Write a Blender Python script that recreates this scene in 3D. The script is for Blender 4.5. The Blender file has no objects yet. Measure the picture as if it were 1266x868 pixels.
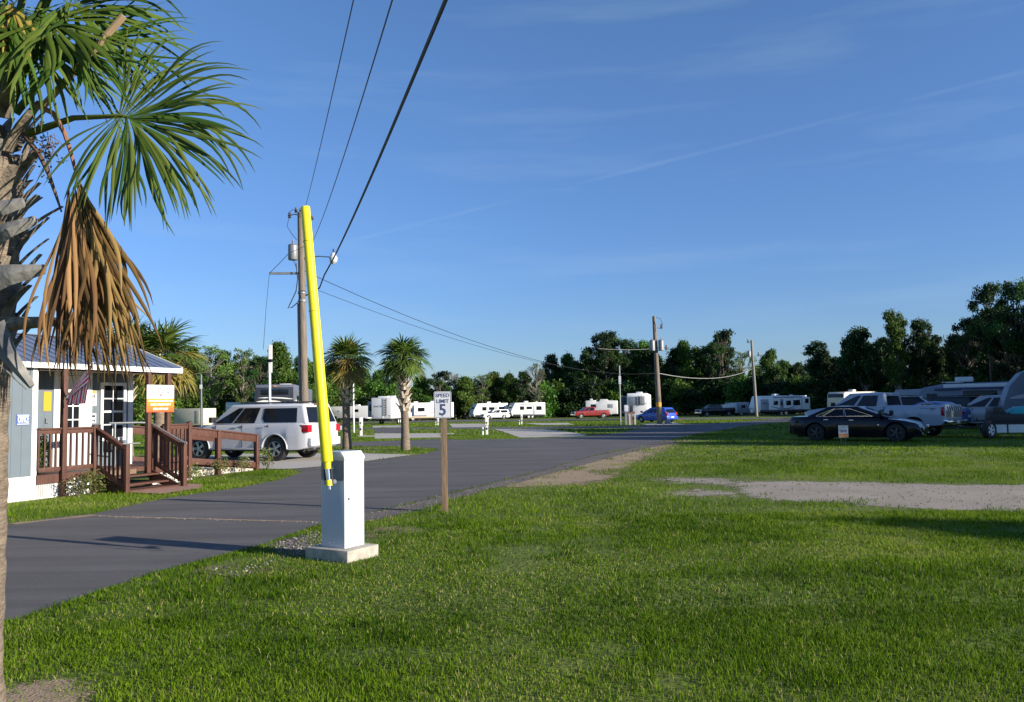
import bpy, bmesh, math, random
import numpy as np
from mathutils import Vector, Matrix
R = math.radians
rnd = random.Random(7)
S = bpy.context.scene
COL = bpy.context.collection

# ------------------------------------------------------------------ camera
F = 1013.0
PITCH = math.atan((503.0 - 434.0) / F)
ROLL = R(-1.0)
CAM = Vector((0, 0, 1.6))
MC = (Matrix.Rotation(math.pi / 2 + PITCH, 3, 'X') @ Matrix.Rotation(ROLL, 3, 'Z'))
cd = bpy.data.cameras.new('camera'); cam = bpy.data.objects.new('camera', cd); COL.objects.link(cam)
cam.matrix_world = Matrix.Translation(CAM) @ MC.to_4x4()
cd.sensor_width = 36; cd.lens = 36 * F / 1266.0; cd.clip_end = 4000; cd.clip_start = 0.05
S.camera = cam

def gz(x, y):
    """terrain falls away gently beyond fifty metres"""
    return -0.0065 * min(max(0.0, y - 50.0), 170.0)
def ray(px, py):
    d = MC @ Vector(((px - 633.0) / F, -(py - 434.0) / F, -1.0))
    return d / d.y
def P(px, py, d):
    """survey point seen at (px,py), d metres ahead"""
    return CAM + ray(px, py) * d
def G(px, py):
    r = ray(px, py); d = 10.0
    for _ in range(60):
        d = (gz(0, d) - CAM.z) / r.z
        d = min(max(d, 0.5), 900)
    p = CAM + r * d
    return Vector((p.x, p.y, gz(0, p.y)))
def X(px, d):
    return P(px, 500, d).x
def at(px, d):
    x = X(px, d); return Vector((x, d, gz(x, d)))

# ------------------------------------------------------------------ materials
MATS = {}
def mat(name, col, rough=0.6, metal=0.0, var=0.12, scale=6.0, bump=0.0, bscale=40.0, spec=0.5, col2=None, stretch=None, trans=0.0, coat=0.0):
    if name in MATS: return MATS[name]
    m = bpy.data.materials.new(name); m.use_nodes = True; nt = m.node_tree; N = nt.nodes; L = nt.links
    b = N['Principled BSDF']
    tc = N.new('ShaderNodeTexCoord'); mp = N.new('ShaderNodeMapping'); L.new(tc.outputs['Object'], mp.inputs[0])
    if stretch: mp.inputs['Scale'].default_value = stretch
    no = N.new('ShaderNodeTexNoise'); no.inputs['Scale'].default_value = scale; no.inputs['Detail'].default_value = 5
    L.new(mp.outputs[0], no.inputs['Vector'])
    cr = N.new('ShaderNodeValToRGB'); L.new(no.outputs['Fac'], cr.inputs[0])
    c2 = col2 or tuple(min(1, c * (1 + var)) for c in col)
    c1 = tuple(c * (1 - var) for c in col) if not col2 else col
    cr.color_ramp.elements[0].position = 0.32; cr.color_ramp.elements[1].position = 0.68
    cr.color_ramp.elements[0].color = (*c1, 1); cr.color_ramp.elements[1].color = (*c2, 1)
    L.new(cr.outputs[0], b.inputs['Base Color'])
    b.inputs['Roughness'].default_value = rough; b.inputs['Metallic'].default_value = metal
    b.inputs['Specular IOR Level'].default_value = spec
    if coat: b.inputs['Coat Weight'].default_value = coat
    if trans:
        b.inputs['Transmission Weight'].default_value = trans
    if bump:
        n2 = N.new('ShaderNodeTexNoise'); n2.inputs['Scale'].default_value = bscale; n2.inputs['Detail'].default_value = 4
        L.new(mp.outputs[0], n2.inputs['Vector'])
        bp = N.new('ShaderNodeBump'); bp.inputs['Strength'].default_value = bump; bp.inputs['Distance'].default_value = 0.02
        L.new(n2.outputs['Fac'], bp.inputs['Height']); L.new(bp.outputs[0], b.inputs['Normal'])
    MATS[name] = m; return m

def leafmat(name, cols, trans=0.35, rough=0.55, objvar=0.35):
    """leaf colour from the per-leaf 'tint' attribute, plus a per-plant shift"""
    m = bpy.data.materials.new(name); m.use_nodes = True; nt = m.node_tree; N = nt.nodes; L = nt.links
    b = N['Principled BSDF']; out = N['Material Output']
    a = N.new('ShaderNodeAttribute'); a.attribute_name = 'tint'
    cr = N.new('ShaderNodeValToRGB'); e = cr.color_ramp.elements
    while len(e) < len(cols): e.new(0.5)
    for i, c in enumerate(cols):
        e[i].position = i / (len(cols) - 1); e[i].color = (*c, 1)
    L.new(a.outputs['Fac'], cr.inputs[0])
    oi = N.new('ShaderNodeObjectInfo'); hs = N.new('ShaderNodeHueSaturation')
    mr = N.new('ShaderNodeMapRange'); mr.inputs['To Min'].default_value = 1 - objvar; mr.inputs['To Max'].default_value = 1 + objvar
    L.new(oi.outputs['Random'], mr.inputs[0]); L.new(mr.outputs[0], hs.inputs['Value'])
    m2 = N.new('ShaderNodeMapRange'); m2.inputs['To Min'].default_value = 0.485; m2.inputs['To Max'].default_value = 0.515
    L.new(oi.outputs['Random'], m2.inputs[0]); L.new(m2.outputs[0], hs.inputs['Hue'])
    L.new(cr.outputs[0], hs.inputs['Color']); L.new(hs.outputs[0], b.inputs['Base Color'])
    b.inputs['Roughness'].default_value = rough; b.inputs['Specular IOR Level'].default_value = 0.3
    t = N.new('ShaderNodeBsdfTranslucent'); L.new(hs.outputs[0], t.inputs[0])
    mx = N.new('ShaderNodeMixShader'); mx.inputs[0].default_value = trans
    L.new(b.outputs[0], mx.inputs[1]); L.new(t.outputs[0], mx.inputs[2]); L.new(mx.outputs[0], out.inputs[0])
    MATS[name] = m; return m

white = mat('white_paint', (0.78, 0.78, 0.76), 0.35, var=0.04, scale=3)
trimw = mat('trim_white', (0.72, 0.72, 0.70), 0.5, var=0.06, scale=8)
rvwhite = mat('rv_white', (0.70, 0.70, 0.68), 0.35, var=0.06, scale=1.5)
rvgrey = mat('rv_grey', (0.30, 0.32, 0.36), 0.4, var=0.08, scale=1.5)
rvdark = mat('rv_dark', (0.03, 0.035, 0.05), 0.35, var=0.2, scale=2)
beige = mat('beige_panel', (0.55, 0.52, 0.42), 0.5, var=0.06, scale=2)
glass = mat('dark_glass', (0.008, 0.010, 0.014), 0.08, var=0.2, scale=1, spec=0.35)
rubber = mat('tyre_rubber', (0.018, 0.018, 0.019), 0.8, var=0.25, scale=20, bump=0.3)
alloy = mat('alloy', (0.45, 0.46, 0.48), 0.3, 0.8, var=0.1)
chrome = mat('chrome', (0.7, 0.7, 0.72), 0.12, 1.0, var=0.05)
blackp = mat('black_plastic', (0.015, 0.015, 0.017), 0.5, var=0.2)
darkgap = mat('underside', (0.012, 0.012, 0.013), 0.8, var=0.3)
redl = mat('red_lens', (0.35, 0.01, 0.02), 0.15, var=0.3, scale=30)
amber = mat('amber_lens', (0.8, 0.30, 0.03), 0.15, var=0.2, scale=30)
clearl = mat('lamp_lens', (0.6, 0.62, 0.65), 0.1, var=0.2, scale=30)
suvwhite = mat('paint_white_silver', (0.50, 0.51, 0.54), 0.28, var=0.02, coat=0.6)
truckwhite = mat('paint_white_shaded', (0.33, 0.37, 0.44), 0.28, var=0.03, coat=0.5)  # white truck, its paint darkened to carry the tree shade
carblack = mat('paint_black_blue', (0.004, 0.005, 0.010), 0.12, var=0.1, spec=.4, coat=0.0)
carred = mat('paint_dark_red', (0.22, 0.02, 0.02), 0.3, var=0.08, coat=0.5)
carblue = mat('paint_blue', (0.02, 0.07, 0.42), 0.3, var=0.06, coat=0.6)
silver = mat('paint_silver', (0.33, 0.35, 0.38), 0.35, 0.2, var=0.05, coat=0.4)
galv = mat('galvanised', (0.21, 0.225, 0.24), 0.5, 0.3, var=0.15, scale=12)
yellow = mat('yellow_pvc', (0.76, 0.66, 0.01), 0.45, var=0.07, scale=9)
brownw = mat('brown_stained_wood', (0.080, 0.030, 0.019), 0.65, var=0.25, scale=5, bump=0.3, bscale=30, stretch=(3, 3, .6))
rawwood = mat('raw_wood', (0.17, 0.115, 0.07), 0.8, var=0.3, scale=6, bump=0.5, bscale=20, stretch=(6, 6, .5))
polewood = mat('pole_wood', (0.17, 0.14, 0.11), 0.85, var=0.3, scale=5, bump=0.6, bscale=16, stretch=(6, 6, .35))
cable = mat('black_cable', (0.012, 0.012, 0.014), 0.5, var=0.2)
cablel = mat('aluminium_cable', (0.30, 0.30, 0.30), 0.5, var=0.2)
concrete = mat('concrete', (0.42, 0.39, 0.34), 0.85, var=0.14, scale=2.5, bump=0.25, bscale=60)
concgrey = mat('concrete_grey', (0.36, 0.36, 0.36), 0.85, var=0.12, scale=2.5, bump=0.2, bscale=60)
bluesid = mat('blue_grey_siding', (0.115, 0.15, 0.178), 0.6, var=0.05, scale=3)
blueroof = mat('blue_metal_roof', (0.105, 0.135, 0.205), 0.5, 0.0, var=0.07, scale=2)
orangeM = mat('sign_orange', (0.85, 0.33, 0.03), 0.5, var=0.03)
redor = mat('sign_red_orange', (0.80, 0.20, 0.05), 0.5, var=0.03)
yelM = mat('sign_yellow', (0.66, 0.31, 0.02), 0.5, var=0.03)
blackM = mat('letter_black', (0.02, 0.02, 0.03), 0.6, var=0.05)
greyM = mat('letter_grey', (0.30, 0.31, 0.33), 0.6, var=0.05)
blueM = mat('sign_blue', (0.08, 0.13, 0.42), 0.5, var=0.04)
navy = mat('letter_navy', (0.03, 0.05, 0.14), 0.5, var=0.05)
flagred = mat('flag_red', (0.55, 0.02, 0.08), 0.8, var=0.1)
flagwhite = mat('flag_white', (0.62, 0.60, 0.60), 0.8, var=0.05)
flagblue = mat('flag_blue', (0.03, 0.04, 0.16), 0.8, var=0.05)
signface = mat('sign_face', (0.50, 0.52, 0.56), 0.4, var=0.05)
pastel = mat('door_white', (0.62, 0.62, 0.60), 0.5, var=0.04)
teal = mat('teal_tarp', (0.02, 0.30, 0.30), 0.6, var=0.2, scale=4, bump=0.4, bscale=6)
terracotta = mat('brick_pavers', (0.30, 0.17, 0.13), 0.85, var=0.25, scale=9, bump=0.3)
bark = mat('bark', (0.09, 0.075, 0.06), 0.9, var=0.35, scale=3, stretch=(4, 4, .6))
barkpale = mat('bark_pale', (0.20, 0.18, 0.15), 0.9, var=0.3, scale=3, stretch=(4, 4, .6))
roofmatw = mat('roof_membrane', (0.62, 0.63, 0.63), 0.6, var=0.08)
swoosh_g = mat('swoosh_grey', (0.12, 0.13, 0.16), 0.4, var=0.1)
swoosh_b = mat('swoosh_beige', (0.42, 0.33, 0.22), 0.4, var=0.1)
swoosh_r = mat('swoosh_red', (0.35, 0.03, 0.05), 0.4, var=0.1)
lampm = mat('lamp_glass', (0.55, 0.58, 0.60), 0.2, var=0.05)

LEAF = {
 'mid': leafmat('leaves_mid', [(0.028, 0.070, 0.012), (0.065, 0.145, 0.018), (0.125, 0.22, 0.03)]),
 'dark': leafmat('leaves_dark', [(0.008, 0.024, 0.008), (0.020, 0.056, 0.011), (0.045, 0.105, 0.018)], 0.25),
 'light': leafmat('leaves_light', [(0.045, 0.09, 0.016), (0.10, 0.175, 0.026), (0.17, 0.25, 0.045)]),
 'grey': leafmat('leaves_grey', [(0.05, 0.06, 0.035), (0.09, 0.11, 0.06), (0.14, 0.16, 0.09)]),
 'palm': leafmat('palm_leaves', [(0.022, 0.050, 0.010), (0.070, 0.125, 0.018), (0.16, 0.22, 0.045)], 0.3, 0.42, 0.12),
 'palmyellow': leafmat('palm_leaves_yellow', [(0.08, 0.09, 0.02), (0.22, 0.19, 0.04), (0.34, 0.22, 0.06)], 0.3, 0.5, 0.1),
 'palmdead': leafmat('palm_leaves_dead', [(0.05, 0.025, 0.010), (0.18, 0.10, 0.034), (0.38, 0.235, 0.09)], 0.25, 0.7, 0.05),
 'grass': leafmat('grass_blades', [(0.042, 0.088, 0.004), (0.098, 0.176, 0.006), (0.18, 0.26, 0.015), (0.34, 0.30, 0.13)], 0.4, 0.75, 0.0),
 'bush': leafmat('bush_leaves', [(0.04, 0.07, 0.015), (0.10, 0.14, 0.03), (0.24, 0.20, 0.07)], 0.3),
}

# ------------------------------------------------------------------ mesh helpers
def link(o, parent=None):
    COL.objects.link(o)
    if parent is not None: o.parent = parent
    return o
def tag(o, label=None, cat=None, group=None, kind=None):
    if label: o['label'] = label
    if cat: o['category'] = cat
    if group: o['group'] = group
    if kind: o['kind'] = kind
    return o
def empty(name, loc=(0, 0, 0), rz=0.0, label=None, cat=None, group=None, parent=None, scale=None):
    o = bpy.data.objects.new(name, None); o.empty_display_size = 0.3
    o.location = loc; o.rotation_euler = (0, 0, rz)
    if scale: o.scale = scale
    link(o, parent); tag(o, label, cat, group); return o

class MB:
    def __init__(s): s.v = []; s.f = []; s.m = []
    def add(s, vs, fs, mi=0):
        b = len(s.v); s.v += [tuple(p) for p in vs]
        for f in fs: s.f.append(tuple(b + i for i in f)); s.m.append(mi)
        return s
    def box(s, c, d, rz=0.0, mi=0, M=None):
        hx, hy, hz = d[0] / 2, d[1] / 2, d[2] / 2
        vs = [Vector((x, y, z)) for x in (-hx, hx) for y in (-hy, hy) for z in (-hz, hz)]
        rot = M or Matrix.Rotation(rz, 3, 'Z')
        vs = [rot @ p + Vector(c) for p in vs]
        return s.add(vs, [(0, 1, 3, 2), (4, 6, 7, 5), (0, 4, 5, 1), (2, 3, 7, 6), (0, 2, 6, 4), (1, 5, 7, 3)], mi)
    def bb(s, x0, x1, y0, y1, z0, z1, mi=0):
        return s.box(((x0 + x1) / 2, (y0 + y1) / 2, (z0 + z1) / 2), (x1 - x0, y1 - y0, z1 - z0), mi=mi)
    def bar(s, p, q, w, h, mi=0):
        p = Vector(p); q = Vector(q); d = q - p; L = d.length; d.normalize()
        up = Vector((0, 0, 1)) if abs(d.z) < 0.98 else Vector((0, 1, 0))
        y = up.cross(d).normalized(); z = d.cross(y)
        M = Matrix((d, y, z)).transposed()
        return s.box((p + q) / 2, (L, w, h), M=M, mi=mi)
    def tube(s, pts, rad, n=8, mi=0, cap=True):
        pts = [Vector(p) for p in pts]
        if not hasattr(rad, '__len__'): rad = [rad] * len(pts)
        vs = []; ref = None
        for i, p in enumerate(pts):
            d = (pts[min(i + 1, len(pts) - 1)] - pts[max(i - 1, 0)]).normalized()
            if ref is None: ref = Vector((1, 0, 0)) if abs(d.x) < 0.9 else Vector((0, 1, 0))
            a = (ref - d * ref.dot(d)).normalized(); ref = a; b = d.cross(a)
            for k in range(n):
                t = 2 * math.pi * k / n
                vs.append(p + (a * math.cos(t) + b * math.sin(t)) * rad[i])
        fs = []
        for i in range(len(pts) - 1):
            for k in range(n):
                k2 = (k + 1) % n
                fs.append((i * n + k, i * n + k2, (i + 1) * n + k2, (i + 1) * n + k))
        if cap:
            fs.append(tuple(range(n))[::-1]); fs.append(tuple((len(pts) - 1) * n + k for k in range(n)))
        return s.add(vs, fs, mi)
    def lathe(s, prof, n=20, M=None, mi=0, cap=True):
        """prof: (r,z) pairs about local z"""
        M = M or Matrix.Identity(4); vs = []
        for r, z in prof:
            for k in range(n):
                t = 2 * math.pi * k / n
                vs.append(M @ Vector((r * math.cos(t), r * math.sin(t), z)))
        fs = []
        for i in range(len(prof) - 1):
            for k in range(n):
                k2 = (k + 1) % n
                fs.append((i * n + k, i * n + k2, (i + 1) * n + k2, (i + 1) * n + k))
        if cap: fs.append(tuple(range(n))[::-1]); fs.append(tuple((len(prof) - 1) * n + k for k in range(n)))
        return s.add(vs, fs, mi)
    def prism(s, poly, y0, y1, mi=0):
        """poly in (x,z), extruded along y"""
        n = len(poly)
        vs = [(x, y0, z) for x, z in poly] + [(x, y1, z) for x, z in poly]
        fs = [tuple(range(n)), tuple(range(n, 2 * n))[::-1]]
        fs += [(i, i + n, (i + 1) % n + n, (i + 1) % n) for i in range(n)]
        return s.add(vs, fs, mi)
    def build(s, name, mats, parent=None, bevel=0.0, smooth=True, ang=35, seg=2, loc=None):
        me = bpy.data.meshes.new(name); me.from_pydata(s.v, [], s.f)
        if not isinstance(mats, (list, tuple)): mats = [mats]
        for m in mats: me.materials.append(m)
        if len(mats) > 1: me.polygons.foreach_set('material_index', s.m)
        bm = bmesh.new(); bm.from_mesh(me)
        bmesh.ops.recalc_face_normals(bm, faces=bm.faces)
        if bevel > 0:
            es = [e for e in bm.edges if len(e.link_faces) == 2 and e.calc_face_angle(0) > R(28)]
            bmesh.ops.bevel(bm, geom=es, offset=bevel, segments=seg, profile=0.6, affect='EDGES', clamp_overlap=True)
        for f in bm.faces: f.smooth = smooth
        if smooth:
            for e in bm.edges:
                if len(e.link_faces) == 2 and e.calc_face_angle(0) > R(ang): e.smooth = False
        bm.to_mesh(me); bm.free()
        o = bpy.data.objects.new(name, me)
        if loc is not None: o.location = loc
        return link(o, parent)

def npmesh(name, V, faces, nper, mats, parent=None, tint=None, mi=None):
    """fast mesh from arrays; faces (n,nper)"""
    me = bpy.data.meshes.new(name)
    nf = len(faces)
    me.vertices.add(len(V)); me.vertices.foreach_set('co', np.asarray(V, np.float32).ravel())
    me.loops.add(nf * nper); me.loops.foreach_set('vertex_index', np.asarray(faces, np.int32).ravel())
    me.polygons.add(nf); me.polygons.foreach_set('loop_start', np.arange(nf, dtype=np.int32) * nper)
    for m in (mats if isinstance(mats, (list, tuple)) else [mats]): me.materials.append(m)
    if mi is not None: me.polygons.foreach_set('material_index', np.asarray(mi, np.int32))
    me.update(calc_edges=True); me.validate()
    if tint is not None:
        a = me.attributes.new('tint', 'FLOAT', 'POINT'); a.data.foreach_set('value', np.asarray(tint, np.float32))
    o = bpy.data.objects.new(name, me)
    if parent is not False: link(o, parent)
    return o

def text_mesh(txt, size, name, material, parent=None, M=None, bold=0.0, shear=0.0, width=None, ext=0.002):
    cu = bpy.data.curves.new('lettering', 'FONT'); cu.body = txt; cu.size = size
    cu.align_x = 'CENTER'; cu.align_y = 'CENTER'; cu.extrude = ext; cu.offset = bold; cu.shear = shear; cu.resolution_u = 3
    o = bpy.data.objects.new('lettering', cu); COL.objects.link(o)
    dg = bpy.context.evaluated_depsgraph_get()
    me = bpy.data.meshes.new_from_object(o.evaluated_get(dg)); bpy.data.objects.remove(o)
    if width and len(me.vertices):
        xs = [v.co.x for v in me.vertices]; k = width / max(1e-6, max(xs) - min(xs))
        for v in me.vertices: v.co.x *= k
    me.materials.clear(); me.materials.append(material)
    if M is not None: me.transform(M)
    me.name = name
    return link(bpy.data.objects.new(name, me), parent)
def face_M(c, right, up=(0, 0, 1)):
    r = Vector(right).normalized(); u = Vector(up); u = (u - r * u.dot(r)).normalized(); n = r.cross(u)
    M = Matrix((r, u, n)).transposed().to_4x4(); M.translation = Vector(c); return M

def subtree(o): return [c for c in bpy.data.objects if c.parent == o]
def copy_tree(o, parent=None):
    c = o.copy(); COL.objects.link(c); c.parent = parent
    for ch in subtree(o): copy_tree(ch, c)
    return c

# ------------------------------------------------------------------ world and light
SUN_AZ = Vector((0.903, -0.430, 0)); EL = R(17.3)
w = bpy.data.worlds.new('World'); S.world = w; w.use_nodes = True
nt = w.node_tree; N = nt.nodes; L = nt.links; bg = N['Background']
sky = N.new('ShaderNodeTexSky'); sky.sky_type = 'NISHITA'; sky.sun_disc = False
sky.sun_elevation = EL; sky.sun_rotation = math.atan2(SUN_AZ.x, SUN_AZ.y)
sky.air_density = 1.15; sky.dust_density = 0.1; sky.ozone_density = 3.0; sky.altitude = 0
# thin cirrus and one contrail, fixed in sky directions
tc = N.new('ShaderNodeTexCoord')
mp = N.new('ShaderNodeMapping'); mp.inputs['Rotation'].default_value = (0.1, R(-14), 0.3); mp.inputs['Scale'].default_value = (1.0, 1.6, 9.0)
L.new(tc.outputs['Generated'], mp.inputs[0])
no = N.new('ShaderNodeTexNoise'); no.inputs['Scale'].default_value = 2.2; no.inputs['Detail'].default_value = 7; no.inputs['Roughness'].default_value = 0.55
L.new(mp.outputs[0], no.inputs['Vector'])
cr = N.new('ShaderNodeMapRange'); cr.inputs['From Min'].default_value = 0.50; cr.inputs['From Max'].default_value = 0.80; cr.inputs['To Max'].default_value = 0.16
L.new(no.outputs['Fac'], cr.inputs[0])
a = ray(640, 246).normalized(); b = ray(1266, 88).normalized(); pn = a.cross(b).normalized()
def vm(op, x, y=None):
    n = N.new('ShaderNodeVectorMath'); n.operation = op
    L.new(x, n.inputs[0]) if hasattr(x, 'links') else None
    if y is not None: n.inputs[1].default_value = y
    return n
dt = vm('DOT_PRODUCT', tc.outputs['Generated'], pn)
ab = N.new('ShaderNodeMath'); ab.operation = 'ABSOLUTE'; L.new(dt.outputs['Value'], ab.inputs[0])
tr = N.new('ShaderNodeMapRange'); tr.inputs['From Min'].default_value = 0.0; tr.inputs['From Max'].default_value = 0.0035
tr.inputs['To Min'].default_value = 1; tr.inputs['To Max'].default_value = 0; tr.interpolation_type = 'SMOOTHSTEP'
L.new(ab.outputs[0], tr.inputs[0])
n3 = N.new('ShaderNodeTexNoise'); n3.inputs['Scale'].default_value = 7; L.new(tc.outputs['Generated'], n3.inputs['Vector'])
r3 = N.new('ShaderNodeMapRange'); r3.inputs['From Min'].default_value = 0.40; r3.inputs['From Max'].default_value = 0.6; r3.inputs['To Max'].default_value = 0.07
L.new(n3.outputs['Fac'], r3.inputs[0])
mu = N.new('ShaderNodeMath'); mu.operation = 'MULTIPLY'; L.new(tr.outputs[0], mu.inputs[0]); L.new(r3.outputs[0], mu.inputs[1])
ad = N.new('ShaderNodeMath'); ad.operation = 'ADD'; ad.use_clamp = True; L.new(mu.outputs[0], ad.inputs[0]); L.new(cr.outputs[0], ad.inputs[1])
mx = N.new('ShaderNodeMix'); mx.data_type = 'RGBA'; L.new(ad.outputs[0], mx.inputs[0]); L.new(sky.outputs[0], mx.inputs[6]); mx.inputs[7].default_value = (6.5, 6.6, 5.2, 1)
tn = N.new('ShaderNodeMix'); tn.data_type = 'RGBA'; tn.blend_type = 'MULTIPLY'; tn.inputs[0].default_value = 1; tn.inputs[7].default_value = (0.69, 0.84, 1.12, 1)
L.new(mx.outputs[2], tn.inputs[6]); 
sz_ = N.new('ShaderNodeSeparateXYZ'); L.new(tc.outputs['Generated'], sz_.inputs[0])
gr = N.new('ShaderNodeValToRGB'); L.new(sz_.outputs['Z'], gr.inputs[0]); gr.color_ramp.interpolation = 'EASE'
gr.color_ramp.elements[0].position = 0.0; gr.color_ramp.elements[0].color = (0.66, 0.72, 0.88, 1); gr.color_ramp.elements[1].position = 0.5; gr.color_ramp.elements[1].color = (0.92, 0.95, 0.95, 1)
t2 = N.new('ShaderNodeMix'); t2.data_type = 'RGBA'; t2.blend_type = 'MULTIPLY'; t2.inputs[0].default_value = 1
L.new(tn.outputs[2], t2.inputs[6]); L.new(gr.outputs[0], t2.inputs[7]); L.new(t2.outputs[2], bg.inputs[0]); bg.inputs[1].default_value = 0.09
sd = bpy.data.lights.new('sun', 'SUN'); sd.energy = 5.0; sd.angle = R(0.55); sd.color = (1.0, 0.90, 0.76)
so = bpy.data.objects.new('sun', sd); COL.objects.link(so)
dirv = -(SUN_AZ.normalized() * math.cos(EL) + Vector((0, 0, math.sin(EL))))
so.rotation_euler = dirv.to_track_quat('-Z', 'Y').to_euler(); so.location = (30, -15, 30)
S.view_settings.view_transform = 'Standard'; S.view_settings.look = 'None'; S.view_settings.gamma = 1; S.view_settings.use_curve_mapping = False
S.view_settings.exposure = 0.86
S.cycles.max_bounces = 6; S.cycles.transparent_max_bounces = 8; S.cycles.use_denoising = True

# ------------------------------------------------------------------ ground materials
def ground_mat(name, c_list, s1, s2, bump, rough=0.95, bscale=90, contrast=(0.3, 0.7)):
    m = bpy.data.materials.new(name); m.use_nodes = True; nt = m.node_tree; N = nt.nodes; L = nt.links
    b = N['Principled BSDF']; ge = N.new('ShaderNodeNewGeometry')
    n1 = N.new('ShaderNodeTexNoise'); n1.inputs['Scale'].default_value = s1; n1.inputs['Detail'].default_value = 6
    n2 = N.new('ShaderNodeTexNoise'); n2.inputs['Scale'].default_value = s2; n2.inputs['Detail'].default_value = 8; n2.inputs['Roughness'].default_value = 0.7
    for n in (n1, n2): L.new(ge.outputs['Position'], n.inputs['Vector'])
    r1 = N.new('ShaderNodeValToRGB'); r2 = N.new('ShaderNodeValToRGB')
    for r, (x, y) in ((r1, (0, 1)), (r2, (2, 3))):
        r.color_ramp.elements[0].position = contrast[0]; r.color_ramp.elements[1].position = contrast[1]
        r.color_ramp.elements[0].color = (*c_list[x], 1); r.color_ramp.elements[1].color = (*c_list[y], 1)
    L.new(n1.outputs['Fac'], r1.inputs[0]); L.new(n2.outputs['Fac'], r2.inputs[0])
    mi = N.new('ShaderNodeMix'); mi.data_type = 'RGBA'; mi.inputs[0].default_value = 0.5
    L.new(r1.outputs[0], mi.inputs[6]); L.new(r2.outputs[0], mi.inputs[7]); L.new(mi.outputs[2], b.inputs['Base Color'])
    b.inputs['Roughness'].default_value = rough; b.inputs['Specular IOR Level'].default_value = 0.3
    n4 = N.new('ShaderNodeTexNoise'); n4.inputs['Scale'].default_value = bscale; n4.inputs['Detail'].default_value = 5
    L.new(ge.outputs['Position'], n4.inputs['Vector'])
    bp = N.new('ShaderNodeBump'); bp.inputs['Strength'].default_value = bump; bp.inputs['Distance'].default_value = 0.03
    L.new(n4.outputs['Fac'], bp.inputs['Height']); L.new(bp.outputs[0], b.inputs['Normal'])
    MATS[name] = m; return m
M_turf = ground_mat('turf', [(0.060, 0.105, 0.010), (0.115, 0.165, 0.016), (0.080, 0.085, 0.020), (0.125, 0.165, 0.02)], 0.35, 5, 1.0, bscale=14)
M_asph = ground_mat('asphalt', [(0.080, 0.075, 0.074), (0.130, 0.122, 0.120), (0.055, 0.052, 0.051), (0.165, 0.155, 0.152)], 0.5, 60, 0.35, 0.85, 160)
nt = M_asph.node_tree; N = nt.nodes; L = nt.links; b = N['Principled BSDF']; src = b.inputs['Base Color'].links[0].from_socket
ge_ = N.new('ShaderNodeNewGeometry'); mp_ = N.new('ShaderNodeMapping'); mp_.inputs['Rotation'].default_value = (0, 0, R(-58)); mp_.inputs['Scale'].default_value = (.16, 2.2, 1); L.new(ge_.outputs['Position'], mp_.inputs[0])
nz_ = N.new('ShaderNodeTexNoise'); nz_.inputs['Scale'].default_value = 1.0; nz_.inputs['Detail'].default_value = 6; nz_.inputs['Distortion'].default_value = .4; L.new(mp_.outputs[0], nz_.inputs['Vector'])
rz2 = N.new('ShaderNodeMapRange'); rz2.inputs['From Min'].default_value = .3; rz2.inputs['From Max'].default_value = .7; rz2.inputs['To Min'].default_value = .78; rz2.inputs['To Max'].default_value = 1.22; L.new(nz_.outputs['Fac'], rz2.inputs[0])
ml_ = N.new('ShaderNodeVectorMath'); ml_.operation = 'SCALE'; L.new(src, ml_.inputs[0]); L.new(rz2.outputs[0], ml_.inputs['Scale']); L.new(ml_.outputs[0], b.inputs['Base Color'])
M_thin = ground_mat('worn_turf', [(0.15, 0.125, 0.055), (0.22, 0.18, 0.10), (0.10, 0.12, 0.025), (0.25, 0.20, 0.12)], 3.0, 18, 0.9, bscale=40)
M_conc = ground_mat('concrete_slab', [(0.36, 0.33, 0.29), (0.45, 0.42, 0.37), (0.34, 0.32, 0.28), (0.46, 0.43, 0.38)], 0.6, 25, 0.15, 0.9, 120)
M_dirt = ground_mat('sandy_dirt', [(0.24, 0.17, 0.11), (0.36, 0.28, 0.19), (0.22, 0.16, 0.10), (0.38, 0.30, 0.20)], 1.2, 30, 0.8, 0.95, 60)
M_grav = ground_mat('pale_gravel', [(0.22, 0.19, 0.155), (0.36, 0.315, 0.26), (0.19, 0.165, 0.135), (0.42, 0.37, 0.31)], 0.9, 34, 0.8, 0.95, 45, (0.3, 0.7))
M_shoulder = ground_mat('dark_gravel', [(0.08, 0.07, 0.065), (0.15, 0.13, 0.12), (0.04, 0.036, 0.034), (0.26, 0.235, 0.22)], 1.5, 55, 1.0, 0.95, 60, (0.38, 0.62))

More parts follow.
